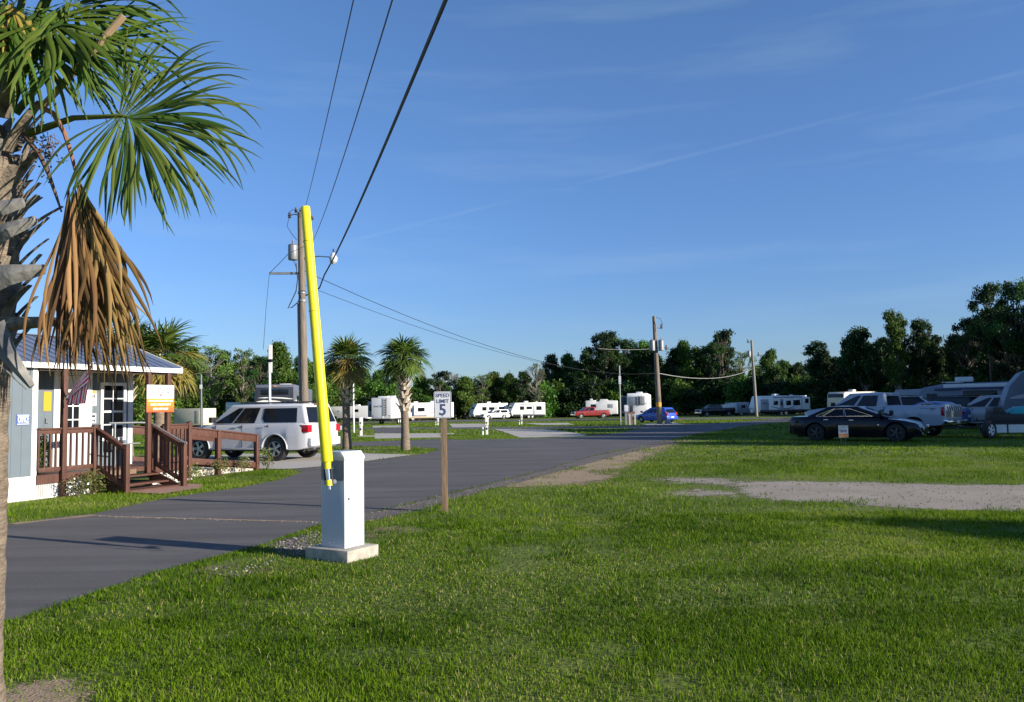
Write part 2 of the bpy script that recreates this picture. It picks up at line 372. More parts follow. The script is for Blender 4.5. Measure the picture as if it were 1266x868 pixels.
def sheet(name, pts, z, m, kind='structure', jag=0.0, step=0.25, seed=1, label=None):
    """flat sheet following the terrain; pts are world xy"""
    pts = [Vector((p[0], p[1])) for p in pts]
    if jag:
        r = random.Random(seed); out = []
        n = len(pts)
        for i in range(n):
            a = pts[i]; b = pts[(i + 1) % n]; d = b - a; k = max(1, int(d.length / step)); nn = Vector((-d.y, d.x)).normalized()
            for j in range(k):
                q = a + d * (j / k)
                ph = q.x * 1.7 + q.y * 2.3 + seed
                off = math.sin(ph) * .4 + math.sin(ph * 2.7 + 1) * .3 + r.uniform(-.5, .5)
                out.append(q + nn * off * jag)
        pts = out
    me = bpy.data.meshes.new(name); bm = bmesh.new()
    vs = [bm.verts.new((p.x, p.y, 0)) for p in pts]; f = bm.faces.new(vs)
    if f.normal.z < 0: f.normal_flip()
    for yy in (50.0, 220.0):
        bmesh.ops.bisect_plane(bm, geom=bm.verts[:] + bm.edges[:] + bm.faces[:], plane_co=(0, yy, 0), plane_no=(0, 1, 0))
    bmesh.ops.triangulate(bm, faces=[f for f in bm.faces if len(f.verts) > 4])
    for v in bm.verts: v.co.z = gz(v.co.x, v.co.y) + z
    bmesh.ops.recalc_face_normals(bm, faces=bm.faces)
    for f in bm.faces:
        if f.normal.z < 0: f.normal_flip()
    bm.to_mesh(me); bm.free(); me.materials.append(m)
    o = link(bpy.data.objects.new(name, me)); tag(o, label, None, None, kind); return o
def gp(*pp): return [tuple(G(x, y).xy) for x, y in pp]

sheet('ground', [(-700, -60), (700, -60), (700, 1200), (-700, 1200)], 0, M_turf)

EXCL = []   # polygons with no grass blades: (points, edge softness)
def pave(name, pts, z, m, soft=0.05, **k):
    EXCL.append((pts, soft)); return sheet(name, pts, z, m, **k)

def inpoly(x, y, poly):
    ins = np.zeros(len(x), bool); n = len(poly); j = n - 1
    for i in range(n):
        xi, yi = poly[i]; xj, yj = poly[j]
        c = ((yi > y) != (yj > y)) & (x < (xj - xi) * (y - yi) / ((yj - yi) if yj != yi else 1e-9) + xi)
        ins ^= c; j = i
    return ins
rng = np.random.default_rng(11)
def vnoise(x, y, s, seed):
    x = x * s; y = y * s; xi = np.floor(x).astype(int); yi = np.floor(y).astype(int); fx = x - xi; fy = y - yi
    fx = fx * fx * (3 - 2 * fx); fy = fy * fy * (3 - 2 * fy)
    def h(a, b):
        v = np.sin(a * 127.1 + b * 311.7 + seed * 74.7) * 43758.5453
        return v - np.floor(v)
    return (h(xi, yi) * (1 - fx) + h(xi + 1, yi) * fx) * (1 - fy) + (h(xi, yi + 1) * (1 - fx) + h(xi + 1, yi + 1) * fx) * fy

FRAY = {}
def frayed(m):
    """same surface, thinning out through a speckled margin (attribute 'cover')"""
    if m.name in FRAY: return FRAY[m.name]
    c = m.copy(); c.name = m.name + '_frayed'; nt = c.node_tree; N = nt.nodes; L = nt.links; out = N['Material Output']; b = N['Principled BSDF']
    at_ = N.new('ShaderNodeAttribute'); at_.attribute_name = 'cover'; ge = N.new('ShaderNodeNewGeometry')
    acc = at_.outputs['Fac']
    for sc_, am in ((1.6, .55), (6.0, .5), (28.0, .45)):
        n = N.new('ShaderNodeTexNoise'); n.inputs['Scale'].default_value = sc_; n.inputs['Detail'].default_value = 3; L.new(ge.outputs['Position'], n.inputs['Vector'])
        m1 = N.new('ShaderNodeMath'); m1.operation = 'MULTIPLY_ADD'; m1.inputs[1].default_value = am * 1.6; m1.inputs[2].default_value = -am * .8; L.new(n.outputs['Fac'], m1.inputs[0])
        m2 = N.new('ShaderNodeMath'); m2.operation = 'ADD'; L.new(acc, m2.inputs[0]); L.new(m1.outputs[0], m2.inputs[1]); acc = m2.outputs[0]
    mr = N.new('ShaderNodeMapRange'); mr.inputs['From Min'].default_value = .42; mr.inputs['From Max'].default_value = .60; L.new(acc, mr.inputs[0])
    tr = N.new('ShaderNodeBsdfTransparent'); mx = N.new('ShaderNodeMixShader'); L.new(mr.outputs[0], mx.inputs[0]); L.new(tr.outputs[0], mx.inputs[1]); L.new(b.outputs[0], mx.inputs[2]); L.new(mx.outputs[0], out.inputs[0])
    FRAY[m.name] = c; return c
LAYER = [0]
def patch(name, pts, z, m, soft, jag=0, seed=0):
    """loose surface lying in the turf, its margin broken up"""
    EXCL.append((pts, soft)); w = max(.12, soft * 1.5)
    xs = [p[0] for p in pts]; ys = [p[1] for p in pts]; st = max(.06, w / 4)
    gx = np.arange(min(xs) - w * 1.6, min(max(xs) + w * 1.6, 40), st); gy = np.arange(min(ys) - w * 1.6, max(ys) + w * 1.6, st)
    XX, YY = np.meshgrid(gx, gy, indexing='ij'); cov = np.zeros(XX.shape); k = 0
    for rr in (.35, .75, 1.15):
        for a in range(8):
            cov += inpoly((XX + math.cos(a * .785 + rr) * w * rr).ravel(), (YY + math.sin(a * .785 + rr) * w * rr).ravel(), pts).reshape(XX.shape); k += 1
    cov /= k; nx, ny = XX.shape
    idx = np.arange(nx * ny).reshape(nx, ny)
    q = np.stack([idx[:-1, :-1], idx[1:, :-1], idx[1:, 1:], idx[:-1, 1:]], -1).reshape(-1, 4)
    q = q[cov.ravel()[q].max(1) > .02]
    LAYER[0] += 1
    ZZ = -0.0065 * np.clip(YY - 50, 0, 170) + .0025 + .0003 * LAYER[0]
    used, inv = np.unique(q, return_inverse=True)
    V = np.stack([XX.ravel(), YY.ravel(), ZZ.ravel()], 1)[used]
    o = npmesh(name, V, inv.reshape(-1, 4), 4, frayed(m))
    a = o.data.attributes.new('cover', 'FLOAT', 'POINT'); a.data.foreach_set('value', cov.ravel()[used].astype(np.float32))
    tag(o, None, None, None, 'structure'); return o
near = G(14, 768); farl = G(14, 649)
def lerp2(a, b, t): return (a[0] + (b[0] - a[0]) * t, a[1] + (b[1] - a[1]) * t)
road_right = gp((14, 768), (110, 736), (190, 709), (262, 690), (330, 672), (385, 652), (447, 637), (500, 624), (552, 611), (600, 599), (660, 584), (680, 579), (727, 565), (775, 555), (803, 550), (832, 543.3), (860, 537), (893, 532), (931, 525.5), (980, 521), (1040, 518.5))
road_left = gp((1040, 515), (980, 516.5), (926, 521), (850, 526), (794, 529.5), (770, 535), (727, 539), (720, 540), (640, 542.6), (572, 544), (544, 543), (463, 546), (420, 547), (330, 549.5),
               (330, 554.5), (420, 552), (491, 552), (520, 553.5), (538, 555), (543, 556.5), (529, 560.6), (511, 563), (445, 572), (393, 578), (362, 580.5), (374, 584), (344, 594), (300, 603), (253, 609.5), (202, 617), (160, 626), (114, 636), (63, 641), (14, 649))
dl = Vector(road_left[-1]) - Vector(road_left[-2]); dl.normalize()
ext = [(farl.x - 9, farl.y - 4.2), (-18, 3.0), (-10, 1.2), (near.x - 1.5, near.y - 1.4)]
road = road_right + road_left + ext
pave('road', road, 0.008, M_asph, 0.03)
# older patch, joint and cracks on the asphalt
def strip(name, a, b, wd, z, m, jag=0.0, seed=1):
    a = Vector(a[:2]); b = Vector(b[:2]); d = (b - a).normalized(); n = Vector((-d.y, d.x)) * wd / 2
    return sheet(name, [a + n, a - n, b - n, b + n], z, m, jag=jag, step=0.12, seed=seed)
strip('road_joint', G(118, 639.0), G(392, 646.5), 0.06, 0.013, M_dirt, 0.03, 3)
M_crack = mat('asphalt_crack', (0.11, 0.11, 0.115), 0.9, var=0.3, scale=20)
strip('road_crack', G(140, 679), G(292, 686), 0.025, 0.012, M_crack, 0.02, 5)
# far loops and parking pads
pave('side_road', gp((230, 533.0), (463, 531.0), (720, 530.2), (794, 529.5), (850, 526), (926, 521), (860, 524.4), (760, 527.3), (680, 527.8), (463, 529.2), (230, 531)), 0.012, M_asph)
pave('far_road', gp((400, 522.3), (640, 520.8), (827, 519.4), (1060, 517), (1060, 515.5), (827, 517.6), (640, 519.0), (400, 520.5)), 0.008, M_asph)
pave('spur_road', gp((463, 536), (503, 535.5), (500, 529.3), (463, 529.5)), 0.008, M_asph)
pave('concrete_driveway', gp((511, 562.7), (445, 571.7), (393, 577.7), (362, 580.2), (318, 580.5), (236, 582), (200, 578), (215, 566), (300, 561.5), (430, 560.5)), 0.016, M_conc)
for pp in [((463, 536.2), (543, 536), (546, 541.3), (463, 542.8)), ((461, 526.5), (503, 526), (505, 528.6), (460, 529)), ((555, 524.2), (597, 524), (606, 528.2), (559, 528.8)),
           ((610, 530.8), (672, 531), (727, 538), (720, 539.6), (643, 541.7)), ((647, 523.4), (702, 523), (710, 525.3), (668, 525.8)), ((791, 524.3), (832, 522.5), (846, 524.8), (800, 526)),
           ((440, 538.8), (463, 538.8), (463, 540.3), (444, 540.3)), ((543, 536), (562, 536), (562, 537.2), (543, 537.6))]:
    pave('concrete_pad', gp(*pp), 0.020, M_conc, 0.03)
pave('stair_landing', gp((158, 610), (200, 612), (247, 605), (250, 600), (200, 598), (160, 603)), 0.024, terracotta)
patch('dirt_patch', gp((600, 602), (630, 594.5), (680, 582), (740, 566.5), (780, 558), (803, 552.5), (850, 542.5), (878, 540.5), (845, 547.5), (835, 552), (812, 559), (803, 565), (782, 574), (757, 583), (765, 591), (735, 596), (700, 600.5), (650, 603)), 0.004, M_dirt, 0.5, jag=0.3, seed=2)
patch('gravel_path', gp((898, 598), (935, 595), (1032, 596), (1093, 596.4), (1154, 600), (1290, 599), (1500, 598), (1500, 634), (1266, 634), (1185, 630), (1139, 628), (1093, 628), (1026, 620), (959, 620), (930, 615), (905, 606)), 0.004, M_grav, 0.35, jag=0.3, seed=4)
patch('gravel_patch', gp((805, 592), (845, 589.5), (890, 590), (930, 599), (880, 600), (820, 597)), 0.0035, M_grav, 0.5, jag=0.15, seed=6)
patch('gravel_patch', gp((815, 607), (850, 604), (905, 606), (930, 615), (860, 615), (825, 612)), 0.0035, M_grav, 0.5, jag=0.15, seed=7)
patch('dirt_patch', gp((876, 645), (905, 644), (930, 651), (905, 656), (880, 651)), 0.0035, M_thin, 0.3, jag=0.12, seed=8)
patch('road_shoulder', gp((430, 641), (500, 624.5), (552, 611.5), (600, 599.5), (660, 584.5), (727, 565.5), (775, 555.5), (832, 543.8), (836, 547), (790, 556), (742, 569), (690, 583), (640, 597), (600, 606), (560, 619), (520, 631), (470, 642), (440, 648)), 0.006, M_shoulder, 0.12, jag=0.06, seed=9)
patch('gravel_patch', gp((332, 673), (350, 664), (395, 655), (400, 676), (380, 690), (350, 690)), 0.006, M_shoulder, 0.2, jag=0.12, seed=10)
patch('dirt_patch', gp((240, 708), (270, 699), (310, 695), (340, 694), (335, 706), (300, 716), (250, 720)), 0.0045, M_thin, 0.24, jag=0.12, seed=11)
patch('dirt_patch', gp((440, 655), (470, 650), (500, 652), (528, 655), (520, 663), (480, 666), (445, 664)), 0.0045, M_thin, 0.28, jag=0.12, seed=12)
patch('dirt_patch', gp((-30, 852), (40, 845), (80, 842), (128, 852), (135, 872), (60, 890), (-30, 890)), 0.0045, M_dirt, 0.16, jag=0.1, seed=13)
patch('dirt_patch', gp((262, 788), (280, 783), (284, 790), (268, 793)), 0.0045, M_thin, 0.05, jag=0.02, seed=14)
patch('dirt_patch', gp((172, 722), (195, 719), (193, 723), (176, 726)), 0.0045, M_thin, 0.05, jag=0.02, seed=15)
strip('road_edge_gravel', G(16, 648.5), G(117, 637.5), 0.22, 0.012, M_dirt, 0.05, 16)
EXCL.append((gp((539, 634), (562, 633), (562, 629), (539, 630)), 0.05))

# ------------------------------------------------------------------ grass blades
OU = Vector((.40, .9165)).normalized(); ON = Vector((OU.y, -OU.x)); OP = Vector((-9.11, 15.7))
def off(t, e): q = OP + OU * t + ON * e; return (q.x, q.y)
EXCL.append(([off(-8, 0.02), off(3.9, 0.02), off(7.3, -.75), off(7.3, -4), off(-8, -5)], 0.0))
def blades(y0, y1, dens, h, wd, segs):
    area = 0.5 * (1.44 * y0 + 1.44 * y1) * (y1 - y0) + 3 * (y1 - y0); n = int(area * dens)
    y = np.sqrt(rng.random(n) * (y1 ** 2 - y0 ** 2) + y0 ** 2); x = (rng.random(n) * 2 - 1) * (0.72 * y + 1.5)
    keep = np.ones(n, bool)
    for poly, soft in EXCL:
        jx = x + rng.normal(0, 1, n) * soft * .6; jy = y + rng.normal(0, 1, n) * soft * .6
        if soft >= .15:
            jx = jx + ((vnoise(x, y, 1.4, 51) - .5) * 3.2 + (vnoise(x, y, 4.5, 53) - .5) * 1.6) * soft; jy = jy + ((vnoise(x, y, 1.4, 52) - .5) * 3.6 + (vnoise(x, y, 4.5, 54) - .5) * 1.8) * soft
        keep &= ~inpoly(jx, jy, poly)
    pn = vnoise(x, y, 1.1, 1) * .6 + vnoise(x, y, 3.3, 2) * .4
    thin = np.clip((pn * .75 + vnoise(x, y, .35, 21) * .25 - 0.19) / 0.24, 0.10, 1); keep &= rng.random(n) < thin
    x = x[keep]; y = y[keep]; pn = pn[keep]; n = len(x)
    z = -0.0065 * np.clip(y - 50, 0, 170)
    lowp = np.clip((vnoise(x, y, .9, 31) * .6 + vnoise(x, y, 2.7, 32) * .4 - .32) / .3, 0, 1)
    tall = (0.6 + .4 * lowp) * (0.6 + 0.8 * (vnoise(x, y, 0.8, 5) * .5 + vnoise(x, y, 4.0, 6) * .5))
    clump = np.clip((vnoise(x, y, 1.9, 41) * .5 + vnoise(x, y, 5.5, 42) * .5 - .60) / .15, 0, 1)
    tall = tall * (1 + .40 * clump)
    hh = h * tall * rng.uniform(.45, 1.35, n); ww = wd * rng.uniform(.6, 1.3, n)
    a = rng.random(n) * 2 * np.pi; l = rng.random(n) * 2 * np.pi; lean = hh * rng.uniform(0.1, .95, n)
    dx = np.cos(a) * ww / 2; dy = np.sin(a) * ww / 2; lx = np.cos(l) * lean; ly = np.sin(l) * lean
    big = vnoise(x, y, 0.45, 9) * .5 + vnoise(x, y, 2.1, 8) * .3 + vnoise(x, y, 0.12, 4) * .2
    t = np.clip(rng.normal(0.33, .13, n) + (big - .5) * .75 + (1 - lowp) * .13 - clump * .12, 0, .84)
    dead = rng.random(n) < (0.03 + .16 * (1 - lowp)); t[dead] = rng.uniform(.8, 1, dead.sum())
    if segs == 2:
        V = np.empty((n, 5, 3), np.float32)
        V[:, 0] = np.stack([x - dx, y - dy, z - .004], 1); V[:, 1] = np.stack([x + dx, y + dy, z - .004], 1)
        V[:, 2] = np.stack([x + dx * .8 + lx * .35, y + dy * .8 + ly * .35, z + hh * .6], 1)
        V[:, 3] = np.stack([x - dx * .8 + lx * .35, y - dy * .8 + ly * .35, z + hh * .6], 1)
        V[:, 4] = np.stack([x + lx, y + ly, z + hh], 1)
        b = np.arange(n)[:, None] * 5
        Fc = np.concatenate([b + np.array([[0, 1, 2]]), b + np.array([[0, 2, 3]]), b + np.array([[3, 2, 4]])]); T = np.repeat(t, 5)
    else:
        V = np.empty((n, 3, 3), np.float32)
        V[:, 0] = np.stack([x - dx, y - dy, z - .004], 1); V[:, 1] = np.stack([x + dx, y + dy, z - .004], 1)
        V[:, 2] = np.stack([x + lx, y + ly, z + hh], 1)
        Fc = np.arange(n * 3).reshape(n, 3); T = np.repeat(t, 3)
    return V.reshape(-1, 3), Fc, T
def grass():
    Vs = []; Fs = []; Ts = []; b = 0
    for args in [(2.9, 6.5, 4600, .036, .0060, 2), (6.5, 12, 2100, .039, .0078, 2), (12, 24, 560, .055, .014, 1), (24, 48, 120, .06, .034, 1), (48, 110, 14, .08, .10, 1)]:
        V, Fc, T = blades(*args); Vs.append(V); Fs.append(Fc + b); Ts.append(T); b += len(V)
    o = npmesh('grass', np.concatenate(Vs), np.concatenate(Fs), 3, LEAF['grass'], None, np.concatenate(Ts))
    tag(o, 'mown green grass with thin and straw coloured patches beside the road', 'grass', None, 'stuff')
# scattered stones on shoulder and path
def stones():
    V = []; Fc = []; mi = []
    base = [(1, 0, 0), (0, 1, 0), (-1, 0, 0), (0, -1, 0), (0, 0, .8), (0, 0, -.8)]
    tri = [(0, 1, 4), (1, 2, 4), (2, 3, 4), (3, 0, 4), (1, 0, 5), (2, 1, 5), (3, 2, 5), (0, 3, 5)]
    areas = [(gp((430, 641), (552, 613), (680, 583), (742, 569), (640, 597), (560, 619), (470, 642)), 900, .010),
             (gp((332, 673), (395, 655), (400, 676), (350, 690)), 420, .012), (gp((860, 593), (1093, 597), (1290, 600), (1290, 632), (1093, 627), (959, 619)), 900, .012),
             (gp((240, 708), (340, 694), (300, 716)), 120, .014), (gp((120, 638), (392, 645.5), (392, 647.5), (120, 640)), 420, .010)]
    for poly, n, s in areas:
        xs = [p[0] for p in poly]; ys = [p[1] for p in poly]; k = 0; tries = 0
        while k < n and tries < n * 12:
            tries += 1
            x = rnd.uniform(min(xs), max(xs)); y = rnd.uniform(min(ys), max(ys))
            if not inpoly(np.array([x]), np.array([y]), poly)[0]: continue
            k += 1; q = s * rnd.choice([.5, .7, 1, 1.5]); a = rnd.uniform(0, 6); b = len(V)
            for vx, vy, vz in base:
                V.append((x + (vx * math.cos(a) - vy * math.sin(a) * .8) * q * rnd.uniform(.7, 1.2), y + (vx * math.sin(a) + vy * math.cos(a) * .8) * q, .008 + vz * q * .6 + q * .2))
            for t in tri: Fc.append([b + i for i in t]); mi.append(k % 3)
    ms = [mat('stone_pale', (.33, .30, .27), .9, var=.1), mat('stone_mid', (.22, .20, .18), .9, var=.1), mat('stone_dark', (.10, .09, .085), .9, var=.1)]
    o = npmesh('gravel_stones', np.array(V), np.array(Fc), 3, ms, None, None, mi)
    tag(o, 'loose pale and dark gravel stones along the road shoulder and path', 'gravel', None, 'stuff')
LEAF['grass'].node_tree.nodes['Principled BSDF'].inputs['Specular IOR Level'].default_value = 0.08
grass(); stones()

# ------------------------------------------------------------------ trees
def leaf_quads(C, size, rg, elong=1.5):
    """C (n,3) centres -> verts, quads"""
    n = len(C)
    a = rg.normal(size=(n, 3)); a /= np.linalg.norm(a, axis=1)[:, None]
    b = rg.normal(size=(n, 3)); b -= a * (a * b).sum(1)[:, None]; b /= np.linalg.norm(b, axis=1)[:, None]
    s = size * rg.uniform(.55, 1.3, n)[:, None]
    V = np.stack([C - a * s * elong / 2, C - b * s / 2.4, C + a * s * elong / 2, C + b * s / 2.4], 1)
    return V.reshape(-1, 3), (np.arange(n)[:, None] * 4 + np.array([[0, 1, 2, 3]]))
def make_tree(seed, H, style, leafm, trunkm, lsize=.30, nleaf=7000):
    rg = np.random.default_rng(seed); r = random.Random(seed)
    root = bpy.data.objects.new('tree', None)
    tb = MB(); blobs = []
    lean = Vector((r.uniform(-.04, .04), r.uniform(-.04, .04), 1)) * H
    if style == 'broad': cz0, wid, nb = .22, .30, 34
    elif style == 'round': cz0, wid, nb = .38, .27, 30
    elif style == 'tall': cz0, wid, nb = .30, .17, 26
    elif style == 'wispy': cz0, wid, nb = .30, .24, 30
    elif style == 'pine': cz0, wid, nb = .48, .26, 24
    else: cz0, wid, nb = .08, .55, 26
    if style != 'shrub':
        top = .93
        pts = [lean * (k / 6 * top) + Vector((r.uniform(-.1, .1), r.uniform(-.1, .1), 0)) * (k > 0) for k in range(7)]
        tb.tube(pts, [H * .018 * (1 - .85 * k / 6) + .02 for k in range(7)], 7)
    def prof(t):
        if style == 'broad': return (.55 + .6 * math.sin(math.pi * min(1, t * 1.1 + .05))) * (1 - t ** 3 * .75)
        if style == 'round': return math.sqrt(max(0.05, 1 - (2 * t - 1) ** 2)) * 1.1
        if style == 'tall': return .75 + .4 * math.sin(t * 9 + seed) * .6 - .35 * t
        if style == 'pine': return .35 + .85 * math.sin(math.pi * t) 
        if style == 'wispy': return .5 + .6 * math.sin(math.pi * t)
        return math.sqrt(max(.05, 1 - t * t))
    lsize *= .84; nleaf = int(nleaf * 1.3); nb = int(nb * 1.5) if style != 'shrub' else nb
    for i in range(nb):
        t = (i + r.random()) / nb; a = r.uniform(0, 2 * math.pi)
        z = cz0 + (1 - cz0) * t * .94
        rr = prof(t) * wid * H * math.sqrt(r.random()) * .95
        c = Vector((math.cos(a) * rr, math.sin(a) * rr, z * H)) + lean * z - Vector((0, 0, z * H))
        br = H * {'broad': r.uniform(.07, .13), 'round': r.uniform(.07, .12), 'tall': r.uniform(.05, .09), 'wispy': r.uniform(.045, .085), 'pine': r.uniform(.05, .09), 'shrub': r.uniform(.13, .24)}[style] * (.76 if style != 'shrub' else 1) * r.uniform(.75, 1.15)
        if z * H + br > H: c.z = H - br * .9
        blobs.append((c, br))
        if style != 'shrub':
            zs = max(.15, z - r.uniform(.10, .22)); s = lean * zs
            mid = (s + c) / 2 + Vector((0, 0, -.03 * H + r.uniform(-.2, .2)))
            tb.tube([s, mid, c], [H * .0065, H * .0045, H * .0015], 5, cap=False)
            if style in ('wispy',):
                for _ in range(3):
                    e = c + Vector((r.uniform(-1, 1), r.uniform(-1, 1), r.uniform(-.2, 1.2))) * br * 1.2
                    tb.tube([mid, (mid + e) / 2, e], [H * .0035, H * .002, H * .001], 4, cap=False)
    wts = np.array([b[1] ** 2 for b in blobs]); cnt = (wts / wts.sum() * nleaf).astype(int)
    Cs = []; Ts = []
    for (c, br), k in zip(blobs, cnt):
        d = rg.normal(size=(k, 3)); d /= np.linalg.norm(d, axis=1)[:, None]
        rad = br * (1 - rg.random(k) ** 2.0 * .75) * (1 + .35 * np.sin(d[:, 0] * 5 + seed + br * 50) * np.sin(d[:, 1] * 6 + d[:, 2] * 4))
        sq = np.array([1.15, 1.15, .82])
        Cs.append(np.array(c)[None] + d * rad[:, None] * sq + rg.normal(size=(k, 3)) * br * .16)
        base = rg.uniform(.15, .75)
        Ts.append(np.clip(rg.normal(base, .2, k) , 0, 1))
    # stray twigs outside the clumps
    C = np.concatenate(Cs); T = np.concatenate(Ts)
    C[:, 2] = np.maximum(C[:, 2], .05)
    V, Q = leaf_quads(C, lsize, rg)
    crown = npmesh('crown', V, Q, 4, leafm, False, np.repeat(T, 4)); crown.parent = root
    kids = [crown]
    if style != 'shrub':
        tr = tb.build('trunk', trunkm, None); COL.objects.unlink(tr); tr.parent = root; kids.append(tr)
    return root, kids, H
PROTO = {}
def proto(key, *a, **k): PROTO[key] = make_tree(*a, **k)
LK = LEAF
proto('broad1', 1, 13, 'broad', LK['mid'], bark, .34, 9000)
proto('broad2', 2, 13, 'broad', LK['dark'], bark, .34, 9500)
proto('broad3', 3, 12, 'broad', LK['light'], bark, .34, 8000)
proto('round1', 4, 12, 'round', LK['dark'], barkpale, .32, 8500)
proto('round2', 5, 12, 'round', LK['mid'], bark, .32, 7500)
proto('tall1', 6, 15, 'tall', LK['mid'], barkpale, .30, 6000)
proto('tall2', 7, 15, 'tall', LK['dark'], barkpale, .30, 6500)
proto('wispy1', 8, 13, 'wispy', LK['light'], barkpale, .24, 3200)
proto('wispy2', 9, 13, 'wispy', LK['grey'], barkpale, .20, 2600)
proto('wispy3', 12, 13, 'wispy', LK['dark'], bark, .28, 6200)
proto('pine1', 10, 16, 'pine', LK['dark'], bark, .30, 6500)
proto('shrub1', 13, 4, 'shrub', LK['mid'], bark, .26, 2600)
proto('shrub2', 14, 4, 'shrub', LK['light'], bark, .26, 2400)
proto('shrub3', 15, 4, 'shrub', LK['dark'], bark, .28, 2600)
DESC = {'broad1': 'full mid green tree', 'broad2': 'dense dark green tree', 'broad3': 'pale yellow green tree', 'round1': 'round headed dark green tree',
        'round2': 'round headed mid green tree', 'tall1': 'narrow mid green tree with pale trunk', 'tall2': 'narrow dark green tree with pale trunk', 'wispy1': 'thin wispy light green tree',
        'wispy2': 'nearly bare greyish wispy tree', 'wispy3': 'open branched dark green tree', 'pine1': 'tall dark pine with open top', 'shrub1': 'mid green bush at the wood edge', 'shrub2': 'pale green bush at the wood edge', 'shrub3': 'dark green bush at the wood edge'}
MARKS = [(-999, 215, 'behind the office roof'), (215, 262, 'behind the beige cargo trailer'), (262, 318, 'behind the driveway SUV hood'), (318, 370, 'behind the swirl striped motorhome'),
         (370, 458, 'behind the left of the two palms'), (458, 505, 'behind the grey fifth wheel camper'), (505, 578, 'behind the speed limit sign'), (578, 628, 'behind the left of the two travel trailers'),
         (628, 676, 'behind the right of the two travel trailers'), (676, 712, 'in the gap left of the dark red pickup'), (712, 762, 'behind the dark red pickup'), (762, 806, 'behind the motorhome with rear ladder'),
         (806, 862, 'behind the yellow banded utility pole'), (862, 925, 'behind the black pickup and box trailer'), (925, 1002, 'behind the long swoosh striped trailer'), (1002, 1080, 'behind the shade-greyed pickup cab'),
         (1080, 1150, 'behind the shade-greyed pickup bed'), (1150, 1215, 'behind the old camper'), (1215, 1300, 'behind the ribbed trailer at right edge'), (1300, 9999, 'beyond the right edge of view')]
def tree(px, d, key, topy=None, H=None, sx=1.0, pos=None, where=None, layer=''):
    root, kids, h0 = PROTO[key]
    loc = pos if pos is not None else at(px, d)
    if topy is not None: H = P(px, topy, d).z - loc.z
    s = H / h0
    name = 'bush' if key.startswith('shrub') else ('pine_tree' if key.startswith('pine') else 'tree')
    o = bpy.data.objects.new(name, None); o.empty_display_size = 1; o.location = loc; o.rotation_euler = (0, 0, rnd.uniform(0, 6.28))
    o.scale = (s * sx, s * sx, s); COL.objects.link(o)
    for k in kids:
        c = k.copy(); COL.objects.link(c); c.parent = o; c.name = k.name.split('.')[0]
    if where is None:
        where = [m[2] for m in MARKS if m[0] <= px < m[1]][0]
    lab = (layer + ' ' if layer else '') + DESC[key] + ' ' + where
    tag(o, lab, 'bush' if name == 'bush' else 'tree', ('bushes ' if name == 'bush' else 'trees ') + where)
    return o
# skyline trees, left to right: px, distance, top y, kind, width factor
SKY = [(-60, 60, 440, 'broad1', 1), (20, 70, 445, 'broad2', 1), (100, 80, 438, 'broad1', 1), (162, 95, 432, 'broad3', 1), (183, 120, 430, 'broad1', .9), (214, 110, 411, 'wispy2', .75), (236, 125, 428, 'broad1', .9), (262, 115, 424, 'wispy1', 1.0),
       (281, 120, 432, 'wispy3', .8), (300, 118, 428, 'wispy1', .9), (318, 130, 440, 'broad1', .8), (345, 120, 423, 'broad2', .85), (322, 110, 440, 'wispy3', .9), (385, 130, 446, 'broad3', .9), (372, 125, 438, 'tall1', 1), (412, 135, 448, 'broad1', .9), (446, 140, 452, 'broad1', .9), (468, 150, 457, 'broad2', 1),
       (492, 150, 460, 'broad1', 1), (518, 160, 464, 'broad2', 1), (545, 165, 458, 'wispy3', 1.1), (563, 170, 458, 'wispy2', 1.2), (575, 165, 464, 'broad1', 1), (596, 168, 461, 'wispy1', 1.2), (612, 170, 458, 'broad3', .9), (632, 165, 461, 'broad2', .8), (624, 175, 466, 'wispy3', 1.2),
       (645, 168, 459, 'round1', .8), (663, 160, 446, 'wispy2', 1.0), (683, 155, 438, 'broad2', .75), (700, 158, 437, 'broad1', .75), (714, 150, 446, 'broad2', .8), (733, 150, 428, 'wispy3', .8), (750, 148, 409, 'pine1', .9), (757, 152, 414, 'broad1', .8), (775, 150, 418, 'pine1', .8), (790, 150, 419, 'tall1', 1.0), (806, 148, 428, 'broad2', .8),
       (836, 145, 430, 'broad2', .75), (848, 145, 421, 'broad1', .7), (866, 148, 427, 'tall1', 1.0), (880, 145, 425, 'wispy3', .9), (896, 138, 406, 'wispy3', .75), (899, 142, 414, 'tall2', .9), (920, 140, 432, 'wispy1', .9), (937, 145, 452, 'broad2', .8),
       (955, 128, 431, 'round2', .55), (972, 135, 443, 'tall1', .9), (990, 135, 448, 'broad2', .7), (1012, 122, 421, 'tall2', 1.1), (1020, 120, 432, 'broad2', .7), (1038, 120, 440, 'wispy3', 1), (1052, 115, 424, 'broad2', .7), (1072, 108, 404, 'round1', .85), (1090, 110, 416, 'wispy3', .9), (1100, 112, 425, 'broad2', .7),
       (1114, 100, 380, 'tall1', .75), (1122, 104, 392, 'wispy3', .7), (1143, 100, 394, 'pine1', .6), (1147, 104, 418, 'broad2', .7), (1165, 102, 413, 'tall2', .8), (1178, 104, 425, 'broad2', .7), (1190, 98, 412, 'round1', .6), (1206, 95, 405, 'broad2', .6), (1200, 92, 392, 'wispy3', .8),
       (1228, 88, 350, 'pine1', .65), (1236, 90, 378, 'wispy3', .8), (1248, 86, 384, 'wispy3', .8), (1262, 84, 347, 'pine1', .7), (1296, 82, 372, 'broad2', .7), (1330, 80, 345, 'broad2', .8)]
